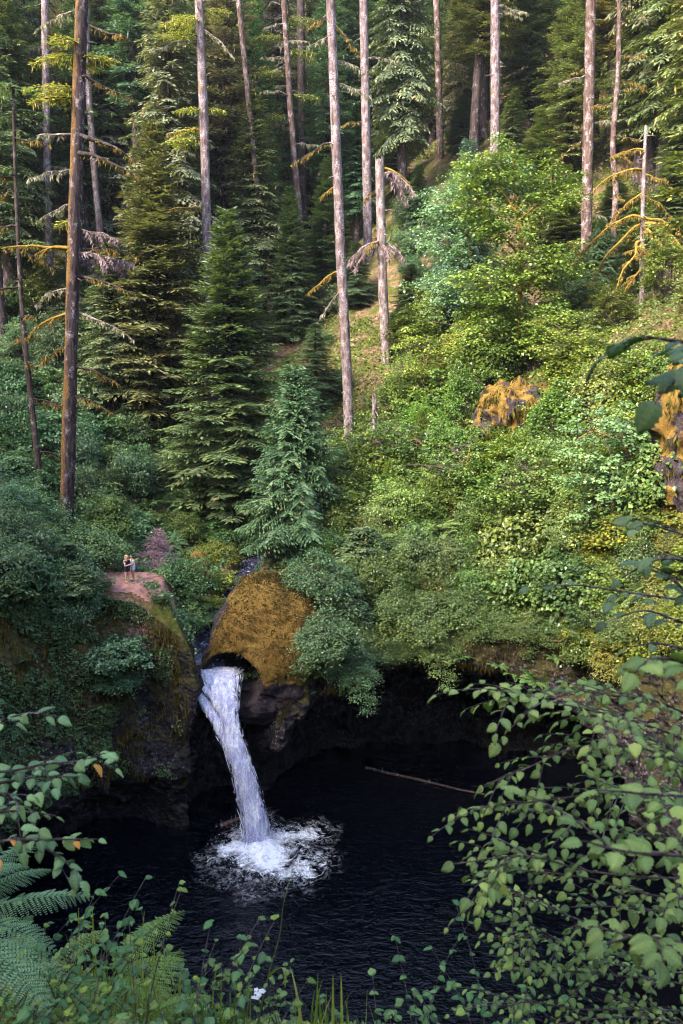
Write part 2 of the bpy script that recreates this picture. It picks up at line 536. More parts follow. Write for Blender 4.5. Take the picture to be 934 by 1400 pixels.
def bump01(a, lo, hi, soft):
    return sstep(lo - soft, lo + soft, a) * (1 - sstep(hi - soft, hi + soft, a))


def build_terrain():
    NA = 1100
    # finer angular sampling toward the side that the photo shows
    u = np.linspace(0, 1, NA, endpoint=False)
    a = u * 2 * PI - 0.35 * np.sin(2 * (u * 2 * PI - PI / 2 - PI / 2)) * 0.0
    deg = np.degrees(a)
    rr = rim_r(a) + 0.35 * fbm(np.stack([np.cos(a) * 9, np.sin(a) * 9, a * 0], -1), 3, 5)
    steps = 0.12 * 1.036 ** np.arange(124)
    rad = np.r_[0, np.cumsum(steps)]
    rad = rad[rad < 215]
    R = rr[:, None] + rad[None]
    X = C0[0] + R * np.cos(a)[:, None]
    Y = C0[1] + R * np.sin(a)[:, None]
    Z = height(X, Y)
    Z = Z - 0.7 * np.exp(-rad[None] / 0.7) * (1 - bump01(deg, 119, 126, 2))[:, None]
    zr = Z[:, 0]
    gv = np.stack([X, Y, Z], -1)
    # wall from the rim down to below the water
    NW = 150
    s = np.linspace(0, 1, NW + 1)[1:]
    Zw = zr[:, None] + (-2.5 - zr)[:, None] * s[None]
    dg = deg[:, None]
    arch = bump01(dg, 22, 106, 14)
    za = 3.0 + 7.0 * np.clip(np.sin(np.clip((dg - 24) / (112 - 24), 0, 1) * PI), 0, 1) ** 0.55
    rec = 9.5 * arch * sstep(0.0, 3.6, za - Zw)
    left = bump01(dg, 136, 225, 8)
    dep = np.clip((zr[:, None] - Zw) / 9.5, 0, 1)
    rec = rec + left * (3.2 * sstep(0.0, 3.5, 4.2 - Zw) - 2.6 * dep ** .8)
    fall = bump01(dg, 112, 130, 5)
    rec = rec + 3.5 * fall * sstep(0.2, 3.0, 8.4 - Zw)
    near = bump01(dg, 235, 320, 15)
    rec = rec - near * 3.0 * (zr[:, None] - Zw) / 10
    Rw = rr[:, None] + rec
    Xw = C0[0] + Rw * np.cos(a)[:, None]
    Yw = C0[1] + Rw * np.sin(a)[:, None]
    P = np.stack([Xw, Yw, Zw], -1)
    fade = np.clip(s * 14, 0, 1)[None, :]
    n = (0.9 * fbm(P / np.array([2.2, 2.2, 3.5]), 5, 21) + 0.30 * fbm(P / np.array([0.55, 0.55, 1.0]), 3, 31)) * fade
    def blocks(Q, sz, sd):
        q = Q / sz + .35 * np.stack([fbm(Q / 1.1 + i_, 2, sd + i_) for i_ in range(3)], -1)
        i_ = np.floor(q).astype(np.int64)
        return _h(i_[..., 0], i_[..., 1], i_[..., 2], sd)
    n = n + fade * (.20 * blocks(P, np.array([1.1, 1.1, 1.5]), 33) + .10 * blocks(P, np.array([.5, .5, .6]), 37))
    # vertical runnels on the left cliff
    n = n + left * fade * 0.45 * fbm(P / np.array([0.9, 0.9, 9.0]), 2, 44)
    Rw = Rw + n
    P = np.stack([C0[0] + Rw * np.cos(a)[:, None], C0[1] + Rw * np.sin(a)[:, None], Zw + 0.2 * fbm(P / 1.3, 3, 51) * fade], -1)
    nr = gv.shape[1]
    i = np.arange(NA)[:, None]; k = (i + 1) % NA
    j = np.arange(nr - 1)[None]
    Fg = np.stack([i * nr + j, i * nr + j + 1, k * nr + j + 1, k * nr + j], -1).reshape(-1, 4)
    mb = MB()
    mb.add(gv, Fg, 0, 0.5, True)
    part('terrain', mb.mesh('terrain', M_SOIL))['kind'] = 'structure'
    wv = np.concatenate([gv[:, :1], P], 1)
    nw = wv.shape[1]
    j = np.arange(nw - 1)[None]
    Fw = np.stack([i * nw + j, k * nw + j, k * nw + j + 1, i * nw + j + 1], -1).reshape(-1, 4)
    mb = MB()
    mb.add(wv, Fw, 0, 0.5, True)
    o = part('cliff', mb.mesh('cliff', M_CLIFF))
    o['kind'] = 'structure'
    return a, deg, gv, wv


T_A, T_DEG, T_G, T_W = build_terrain()


def build_path():
    n = 70
    gx, gy = np.meshgrid(np.linspace(-17.5, -8.8, n), np.linspace(46.2, 53.2, n), indexing='ij')
    z = height(gx, gy) + 0.03
    rd = np.hypot(gx - C0[0], gy - C0[1]) - rim_r(np.arctan2(gy - C0[1], gx - C0[0]))
    z = z - .7 * np.exp(-np.maximum(rd, 0) / .7)
    e = np.hypot((gx + 12.4) / 3.1, (gy - 49.6) / 2.5) + 0.25 * fbm(np.stack([gx, gy, gx * 0], -1) / 1.3, 3, 71)
    e2 = np.hypot((gx + 15.0) / 2.2, (gy - 51.6 + 0.35 * (gx + 15)) / 0.8)   # the trail leaving to the left
    e3 = np.hypot((gx + 11.9) / 0.75, (gy - 47.5) / 1.6)                      # scuffed chute below
    ok = (np.minimum(np.minimum(e, e2), e3) < 1.0) & (rd > .45)
    okf = ok[:-1, :-1] & ok[1:, :-1] & ok[1:, 1:] & ok[:-1, 1:]
    idx = np.arange(n * n).reshape(n, n)
    F = np.stack([idx[:-1, :-1], idx[1:, :-1], idx[1:, 1:], idx[:-1, 1:]], -1)[okf]
    mb = MB()
    mb.add(np.stack([gx, gy, z], -1), F, 0, 0.5, True)
    part('path', mb.mesh('path', M_DIRT))['kind'] = 'structure'


build_path()

# ------------------------------------------------------------------ water
IMP = np.array([-5.0, 45.0])


def build_water():
    m, nt = new_mat('pool_water')
    v = objco(nt)
    d = nd(nt, 'ShaderNodeVectorMath', operation='DISTANCE')
    nt.links.new(v, d.inputs[0]); d.inputs[1].default_value = (IMP[0] + 0.9, IMP[1] - 1.0, 0)
    dist = d.outputs['Value']
    warp = noise(nt, 0.42, 5, 0.62)
    wv = nd(nt, 'ShaderNodeVectorMath', operation='ADD')
    cmb = nd(nt, 'ShaderNodeVectorMath', operation='SCALE'); cmb.inputs['Scale'].default_value = 1.3
    nz = nd(nt, 'ShaderNodeTexNoise'); nz.inputs['Scale'].default_value = 1.1; nz.inputs['Detail'].default_value = 4
    nt.links.new(v, nz.inputs['Vector']); nt.links.new(nz.outputs['Color'], cmb.inputs[0])
    nt.links.new(v, wv.inputs[0]); nt.links.new(cmb.outputs[0], wv.inputs[1])
    n5 = noise(nt, 3.5, 6, 0.7)
    def ridge(sc, lo, hi):
        q = noise(nt, sc, 3, .6, wv.outputs[0], .6)
        q = mathn(nt, 'ABSOLUTE', mathn(nt, 'MULTIPLY_ADD', q, 2.0, -1.0))
        return ramp(nt, q, [(lo, (1, 1, 1)), (hi, (0, 0, 0))])
    lace = mathn(nt, 'MAXIMUM', ridge(.75, .01, .085), ridge(1.7, .0, .06))
    lace = mathn(nt, 'MULTIPLY', lace, ramp(nt, n5, [(0.40, (0, 0, 0)), (0.62, (1, 1, 1))]))
    dw = mathn(nt, 'ADD', dist, mathn(nt, 'MULTIPLY_ADD', warp, 7.0, -3.4))
    core = ramp(nt, mathn(nt, 'MULTIPLY', dw, 0.1), [(0.13, (1, 1, 1)), (0.25, (0, 0, 0))])
    ring = ramp(nt, mathn(nt, 'MULTIPLY', dw, 0.1), [(0.22, (1, 1, 1)), (0.31, (0.4, 0.4, 0.4)), (0.45, (0, 0, 0))])
    foam = mathn(nt, 'ADD', mathn(nt, 'MULTIPLY', core, ramp(nt, n5, [(0.25, (0.4, 0.4, 0.4)), (0.5, (1, 1, 1))])), mathn(nt, 'MULTIPLY', lace, ring), clamp=True)
    w = nd(nt, 'ShaderNodeBsdfPrincipled')
    w.inputs['Base Color'].default_value = (0.001, 0.0013, 0.003, 1)
    w.inputs['Roughness'].default_value = 0.06
    w.inputs['IOR'].default_value = 1.33
    r1 = noise(nt, 1.6, 3, 0.55, objco(nt, (1.0, 1.6, 1)), 0.5)
    r2 = noise(nt, 4.2, 2, 0.5, objco(nt, (1.0, 1.7, 1)), 0.4)
    b = nd(nt, 'ShaderNodeBump'); b.inputs['Strength'].default_value = 0.8; b.inputs['Distance'].default_value = 0.16
    nt.links.new(mathn(nt, 'ADD', r1, mathn(nt, 'MULTIPLY', r2, 0.33)), b.inputs['Height'])
    nt.links.new(b.outputs[0], w.inputs['Normal'])
    f = nd(nt, 'ShaderNodeBsdfPrincipled')
    f.inputs['Base Color'].default_value = (0.88, 0.91, 0.97, 1)
    f.inputs['Roughness'].default_value = 0.7
    bb = nd(nt, 'ShaderNodeBump'); bb.inputs['Strength'].default_value = 0.8; bb.inputs['Distance'].default_value = 0.2
    nt.links.new(n5, bb.inputs['Height']); nt.links.new(bb.outputs[0], f.inputs['Normal'])
    mx = nd(nt, 'ShaderNodeMixShader')
    nt.links.new(foam, mx.inputs[0]); nt.links.new(w.outputs[0], mx.inputs[1]); nt.links.new(f.outputs[0], mx.inputs[2])
    out = nd(nt, 'ShaderNodeOutputMaterial'); nt.links.new(mx.outputs[0], out.inputs[0])
    n = 420
    gx, gy = np.meshgrid(np.linspace(-24, 30, n), np.linspace(8, 62, n), indexing='ij')
    d = np.hypot(gx - IMP[0] - .6, gy - IMP[1] + .8)
    P = np.stack([gx, gy, gx * 0], -1)
    z = 0.06 * fbm(P / np.array([1.1, .8, 1]), 3, 81) * np.exp(-d / 16) + 0.06 * np.sin(d * 3.0 + 2 * fbm(P / 2.5, 2, 82)) * np.exp(-d / 6)
    z = z + np.exp(-(d / 1.3) ** 2) * (0.35 + 0.30 * fbm(P / 0.45, 3, 83)) + 0.10 * fbm(P / 0.5, 3, 85) * np.exp(-(d / 3.2) ** 2)
    idx = np.arange(n * n).reshape(n, n)
    F = np.stack([idx[:-1, :-1], idx[1:, :-1], idx[1:, 1:], idx[:-1, 1:]], -1).reshape(-1, 4)
    mb = MB(); mb.add(np.stack([gx, gy, z], -1), F, 0, 0.5, True)
    part('water', mb.mesh('water', m))['kind'] = 'structure'
    # the stream above the falls
    t = np.linspace(0.05, 1, 90)
    seg = np.r_[0, np.cumsum(np.hypot(np.diff(CHAN[1:, 0]), np.diff(CHAN[1:, 1])))]; seg /= seg[-1]
    c = np.stack([np.interp(t, seg, CHAN[1:, i]) for i in range(3)], -1)
    tg = norm(np.gradient(c, axis=0)); side = np.stack([-tg[:, 1], tg[:, 0], 0 * t], -1)
    wd = np.linspace(-.95, .95, 16)
    V = c[:, None] + side[:, None] * wd[None, :, None]
    V[..., 2] += -0.12 + 0.07 * fbm(V / 0.35, 3, 91) - (1.1 * np.clip((.10 - t) / .05, 0, 1) ** 2)[:, None] * (1 + .8 * wd[None] ** 2)
    idx = np.arange(90 * 16).reshape(90, 16)
    F = np.stack([idx[:-1, :-1], idx[1:, :-1], idx[1:, 1:], idx[:-1, 1:]], -1).reshape(-1, 4)
    m2, nt = new_mat('stream_water')
    n5 = noise(nt, 3.0, 5, 0.7)
    foam = ramp(nt, n5, [(0.55, (0, 0, 0)), (0.68, (1, 1, 1))])
    c_ = mixc(nt, foam, (0.03, 0.03, 0.06), (0.5, 0.5, 0.72))
    finish(nt, c_, 0.15, noise(nt, 4, 4), 0.8, 0.1, 0.5)
    mb = MB(); mb.add(V, F, 0, 0.5, True)
    part('stream', mb.mesh('stream', m2))['kind'] = 'structure'


build_water()


def fall_mat(name, soft):
    m, nt = new_mat(name)
    n1 = noise(nt, 1.0, 6, 0.65, objco(nt, (5.5, 5.5, 0.8)), .5)
    n2 = noise(nt, 1.0, 4, 0.6, objco(nt, (2.2, 2.2, 0.9)))
    h = mathn(nt, 'ADD', mathn(nt, 'MULTIPLY', n1, .65), mathn(nt, 'MULTIPLY', n2, .35))
    c = ramp(nt, h, [(0.35, (0.26, 0.27, 0.50)), (0.46, (0.58, 0.60, 0.84)), (0.57, (0.88, 0.90, 0.97))])
    p = finish(nt, c, 0.6, h, 0.5, 0.15, 0.2)
    t = nd(nt, 'ShaderNodeBsdfTranslucent'); nt.links.new(c, t.inputs[0])
    mx = nd(nt, 'ShaderNodeMixShader'); mx.inputs[0].default_value = 0.25
    out = [n for n in nt.nodes if n.type == 'OUTPUT_MATERIAL'][0]
    nt.links.new(p.outputs[0], mx.inputs[1]); nt.links.new(t.outputs[0], mx.inputs[2])
    res = mx.outputs[0]
    if soft:
        tr = nd(nt, 'ShaderNodeBsdfTransparent')
        al = ramp(nt, noise(nt, 1.0, 6, 0.68, objco(nt, (7, 7, 1.3)), .8), [(soft, (0, 0, 0)), (soft + .16, (1, 1, 1))])
        m2 = nd(nt, 'ShaderNodeMixShader'); nt.links.new(al, m2.inputs[0]); nt.links.new(tr.outputs[0], m2.inputs[1]); nt.links.new(res, m2.inputs[2])
        res = m2.outputs[0]
    nt.links.new(res, out.inputs[0])
    return m


M_FALL = fall_mat('falling_water', 0)
M_FALLS = [M_FALL, fall_mat('thin_falling_water', .42), fall_mat('torn_falling_water', .52)]


def curve(pts, n):
    """Catmull-Rom through rows of pts (any columns)"""
    pts = np.asarray(pts, float)
    p = np.r_[[2 * pts[0] - pts[1]], pts, [2 * pts[-1] - pts[-2]]]
    u = np.linspace(0, len(pts) - 1 - 1e-6, n)
    i = u.astype(int); f = (u - i)[:, None]
    a, b, c, d = p[i], p[i + 1], p[i + 2], p[i + 3]
    return 0.5 * (2 * b + (c - a) * f + (2 * a - 5 * b + 4 * c - d) * f ** 2 + (3 * b - a - 3 * c + d) * f ** 3)


def build_falls():
    root = thing('waterfall', 'white waterfall pouring from the rock notch into the dark pool', 'waterfall', (0, 0, 0))
    rs = np.random.default_rng(5)

    def jet(ctrl, nstr, seed, thick=0.45, core=True, name='cascade'):
        """ctrl rows: px, py, D, half-width px"""
        nstr = int(nstr * .6)
        P = np.array([[*at(a, b, c), w * np.linalg.norm(at(a, b, c) - CAM) / FPX] for a, b, c, w in ctrl])
        q = curve(P, 120)
        c, hw = q[:, :3], q[:, 3] * .77
        mb = MB()
        if core:
            k = 40
            an = np.arange(k) * 2 * PI / k
            tpar = np.linspace(0, 1, 120)[:, None]
            for sh, (fx, amp) in enumerate([(.72, .10), (.95, .16), (1.14, .22)]):
                ring = np.stack([np.cos(an)[None] * hw[:, None] * fx, np.sin(an)[None] * np.minimum(hw, .8)[:, None] * thick * fx, 0 * an[None] + 0 * hw[:, None]], -1)
                V = c[:, None] + ring
                V = V + amp * (0.3 + tpar[..., None]) * np.stack([fbm(np.stack([V[..., 0] * 3, V[..., 1] * 3, V[..., 2] * 1.1 + q_ + 7 * sh], -1), 4, seed + q_) for q_ in range(3)], -1)
                i = np.arange(119)[:, None] * k; j = np.arange(k)[None]; jj = (j + 1) % k
                mb.add(V, np.stack([i + j, i + jj, i + k + jj, i + k + j], -1).reshape(-1, 4), sh, 0.5, True)
        for s in range(nstr):
            u = np.clip(rs.normal(0, 0.52), -1.1, 1.1)
            w = rs.uniform(-1, 1) * thick
            t0 = rs.uniform(-0.1, 0.95); ln = rs.uniform(0.04, 0.10)
            a = int(np.clip(t0, 0, 1) * 119); b = int(np.clip(t0 + ln, 0, 1) * 119)
            if b - a < 3:
                continue
            ii = np.linspace(a, b, 9).astype(int)
            fr = np.linspace(0, 1, 9)
            tt = ii / 119
            off = (u + rs.normal(0, .10) * fr * (0.3 + tt))[:, None]
            pos = c[ii] + np.c_[off[:, 0] * hw[ii], -np.abs(w) * np.minimum(hw[ii], .8) * 0.9 - .04, 0 * ii]
            r = rs.uniform(0.008, 0.022) * np.sin(np.clip(fr * 0.96 + 0.02, 0, 1) * PI) ** 0.6 + 0.004
            V, F = tube(pos, r, 5)
            mb.add(V, F, 0, 0.5, True)
        part(name, mb.mesh(name, M_FALLS), root)

    jet([(299, 914, 47.9, 38), (301, 926, 47.2, 36), (305, 945, 46.7, 27), (310, 965, 46.25, 20), (314, 985, 45.9, 16), (323, 1025, 45.5, 18), (335, 1065, 45.2, 20), (345, 1105, 45.05, 22), (352, 1152, 44.9, 25)], 330, 1)
    jet([(264, 930, 47.3, 9), (277, 955, 46.6, 10), (294, 982, 46.1, 12), (310, 1012, 45.7, 12), (321, 1040, 45.5, 12)], 60, 2, 0.5, True, 'side_stream')
    jet([(268, 922, 47.1, 5), (283, 943, 46.6, 7), (300, 968, 46.2, 8), (311, 992, 45.9, 9)], 30, 3, 0.5, True, 'side_stream')
    # droplets and splash at the foot
    mb = MB()
    n = 1500
    d = np.abs(rs.normal(0, 1.0, n)); an = rs.uniform(0, 2 * PI, n)
    P = np.stack([IMP[0] + .3 + d * np.cos(an), IMP[1] - .3 + d * np.sin(an), 0.15 + rs.exponential(0.28, n) * np.exp(-d / 2.0)], -1)
    r = rs.uniform(0.012, 0.045, n)
    octa = np.array([(1, 0, 0), (-1, 0, 0), (0, 1, 0), (0, -1, 0), (0, 0, 1), (0, 0, -1)], float)
    of = np.array([(0, 2, 4), (2, 1, 4), (1, 3, 4), (3, 0, 4), (2, 0, 5), (1, 2, 5), (3, 1, 5), (0, 3, 5)])
    V = P[:, None] + octa[None] * r[:, None, None]
    F = (np.arange(n)[:, None, None] * 6 + of[None]).reshape(-1, 3)
    mb.add(V, F, 0, 0.5, True)
    part('splash', mb.mesh('splash', M_FALL), root)['kind'] = 'stuff'


build_falls()
# ------------------------------------------------------------------ rocks
def sphere_grid(nu=90, nv=60):
    u = np.linspace(0, 2 * PI, nu, endpoint=False); v = np.linspace(0.02, PI - 0.02, nv)
    U, Vv = np.meshgrid(u, v, indexing='ij')
    D = np.stack([np.cos(U) * np.sin(Vv), np.sin(U) * np.sin(Vv), np.cos(Vv)], -1)
    i = np.arange(nu)[:, None]; k = (i + 1) % nu; j = np.arange(nv - 1)[None]
    F = np.stack([i * nv + j, i * nv + j + 1, k * nv + j + 1, k * nv + j], -1).reshape(-1, 4)
    return D, F


def strands(P, L, W, rs, spread=0.15):
    n = len(P)
    D = np.stack([rs.normal(0, spread, n), rs.normal(0, spread, n), -np.ones(n)], -1)
    N = np.stack([rs.normal(0, 1, n), -np.abs(rs.normal(0, 1, n)) - .3, 0.2 * np.ones(n)], -1)
    return leafq(P, D, N, L, W, 0.1)


def build_boulder():
    rs = np.random.default_rng(3)
    c = at(362, 886, 49.9)
    D, F = sphere_grid(260, 180)
    R = np.array([4.0, 3.4, 4.5])
    # boxier, leaning dome with a straight left flank
    e = 0.85
    V = np.sign(D) * np.abs(D) ** e
    V = V * R
    V[..., 0] += 0.30 * V[..., 2] * (V[..., 2] < 9) * 0.12 - 0.1
    fl = -3.75 + 0.47 * np.clip(V[..., 2] + .6, 0, 9)
    V[..., 0] = np.where(V[..., 0] < fl, fl + (V[..., 0] - fl) * 0.25, V[..., 0])
    nn = 0.55 * fbm(V / 1.9, 5, 61) - 0.28 * np.abs(fbm(V / np.array([1.4, 1.4, .8]), 3, 63))
    V = V + D * nn[..., None]
    W = V + c
    # scoop: the plunge basin hollowed out below the left front
    sc = at(316, 932, 46.9); sr = np.array([1.85, 2.5, 1.75])
    for _ in range(1):
        q = (W - sc) / sr
        inside = (q ** 2).sum(-1) < 1
        # push straight back (+y) to the scoop's far wall
        yy = sc[1] + sr[1] * np.sqrt(np.clip(1 - q[..., 0] ** 2 - q[..., 2] ** 2, 0, 1))
        yy = yy + 0.12 * fbm(W / 0.7, 3, 66)
        W[..., 1] = np.where(inside & (W[..., 1] < yy), yy, W[..., 1])
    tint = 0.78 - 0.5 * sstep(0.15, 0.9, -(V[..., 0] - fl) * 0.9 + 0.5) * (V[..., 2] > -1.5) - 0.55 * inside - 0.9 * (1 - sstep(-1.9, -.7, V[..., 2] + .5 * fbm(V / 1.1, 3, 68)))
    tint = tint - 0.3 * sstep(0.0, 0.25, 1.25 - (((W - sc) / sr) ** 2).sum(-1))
    root = thing('mossy_boulder', 'rounded boulder covered in ochre moss overhanging the top of the falls', 'boulder', (float(c[0]), float(c[1]), float(c[2] - 3.5)))
    L = W - np.array([c[0], c[1], c[2] - 3.5])
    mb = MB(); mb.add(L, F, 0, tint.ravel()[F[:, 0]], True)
    part('rock', mb.mesh('boulder_rock', M_MOSSROCK), root)
    # moss tufts
    mb = MB()
    sel = rs.choice(len(F), 26000)
    tt = tint.ravel()[F[sel, 0]]
    sel = sel[tt > 0.55]
    P = L.reshape(-1, 3)[F[sel, 0]] + rs.normal(0, .02, (len(sel), 3))
    nrm = norm(D.reshape(-1, 3)[F[sel, 0]])
    Dd = norm(nrm * 0.6 + np.array([0, 0, -0.5]) + rs.normal(0, .45, nrm.shape))
    Vq, Fq = leafq(P, Dd, nrm + rs.normal(0, .4, nrm.shape), rs.uniform(.10, .24, len(P)), rs.uniform(.04, .09, len(P)))
    mb.add(Vq, Fq, 0, np.clip(.45 + .9 * fbm(P / .8, 3, 69) + rs.normal(0, .15, len(P)), 0, 1))
    part('moss_clumps', mb.mesh('boulder_moss', G['moss']), root, (.72, .72, .8))
    return c


BOULDER_C = build_boulder()


def outcrop(name, label, px, py, D, R, seed, moss=0.5, nst=2500, stl=(0.3, 1.1)):
    rs = np.random.default_rng(seed)
    c = at(px, py, D)
    Dg, F = sphere_grid(150, 100)
    V = np.sign(Dg) * np.abs(Dg) ** 0.75 * np.array(R)
    V = V + Dg * (0.55 * min(R) * 0.9 * fbm(V / 1.3, 5, seed))[..., None] + 0.25 * fbm(V / np.array([.6, .6, 2.5]), 3, seed + 4)[..., None] * Dg
    V = V - 0.5 * min(R) * .45 * np.abs(fbm(V / np.array([.9, .9, 1.6]), 3, seed + 6))[..., None] * Dg * 2
    root = thing(name, label, 'rock', c)
    mb = MB()
    tint = moss + 0.35 * Dg[..., 2] + 1.1 * fbm(V / np.array([.8, .8, 1.5]), 3, seed + 8)
    mb.add(V, F, 0, tint.ravel()[F[:, 0]], True)
    part('rock', mb.mesh(name + '_rock', M_MOSSROCK), root)
    mb = MB()
    n = nst
    k = rs.choice(len(F), n * 3)
    Dk = Dg.reshape(-1, 3)[F[k, 0]]
    k = k[(Dk[:, 2] > -0.35) & (Dk[:, 1] < 0.4)]
    P = V.reshape(-1, 3)[F[k, 0]]
    fb = fbm(P * 1.5, 3, seed + 9)
    cl = fb > .0
    P = P[cl] * 1.03; fb = fb[cl]
    Vq, Fq = strands(P, (stl[0] + (stl[1] - stl[0]) * np.clip(fb * 2, 0, 1)) * rs.uniform(.4, 1.1, len(P)), rs.uniform(.05, .16, len(P)), rs, .3)
    mb.add(Vq, Fq, 0, rs.uniform(0.1, 0.95, len(P)))
    part('moss_clumps', mb.mesh(name + '_moss', G['moss']), root, (.50, .58, .48))
    return root


outcrop('mossy_outcrop', 'dark rock outcrop draped in golden hanging moss below the yellow-green maple', 706, 572, 63.5, (3.1, 2.2, 2.7), 101, 0.42, 2600, (0.35, 1.2))
outcrop('mossy_rock', 'sunlit orange mossy rock face at the photo edge, beyond the dark hazel leaves', 938, 610, 47.5, (1.9, 1.8, 5.2), 102, 0.50, 1600, (0.3, 1.0))
outcrop('mossy_rock', 'low rusty-brown rock hump in the stream gully beside the ochre boulder', 270, 780, 56, (0.95, 0.9, 1.0), 103, 0.75, 500, (0.15, 0.4))


def log(name, label, p, q, r0, r1, seed, mat):
    t = np.linspace(0, 1, 40)[:, None]
    P = p * (1 - t) + q * t
    P = P + 0.05 * np.stack([fbm(np.c_[t * 5, t * 0, t * 0 + i], 2, seed) for i in range(3)], -1)
    V, F = tube(P, np.linspace(r0, r1, 40) * (1 + .15 * fbm(np.c_[t * 14, t * 0, t * 0], 2, seed + 1)), 14, seed, 0.2)
    mb = MB(); mb.add(V - p, F, 0, .5, True)
    for k in (0, 39):
        ring = (V - p)[k * 14:(k + 1) * 14]
        cc = ring.mean(0)
        mb.add(np.r_[ring, [cc]], [(i, (i + 1) % 14, 14) for i in range(14)], 0, .5)
    for k in range(4):
        i = 6 + 8 * k
        d = np.random.default_rng(seed + k).normal(0, 1, 3); d[2] = abs(d[2])
        V2, F2 = tube(np.array([P[i], P[i] + norm(d) * .35]) - p, [r1 * .5, r1 * .2], 5)
        mb.add(V2, F2, 0, .5, True)
    o = part(name, mb.mesh(name, mat)); o.location = p
    return tag(o, label, 'log')


log('driftwood_log', 'long pale driftwood log afloat at the mouth of the dark rock hollow', at(500, 1047, 54.0) * [1, 1, 0] + [0, 0, .06], at(662, 1088, 50.3) * [1, 1, 0] + [0, 0, .08], 0.10, 0.06, 7, BK['dark'])
log('driftwood_log', 'short wet stub of wood beside the foot of the waterfall', at(301, 1128, 46.2), at(328, 1119, 46.8), 0.14, 0.10, 9, BK['brown'])
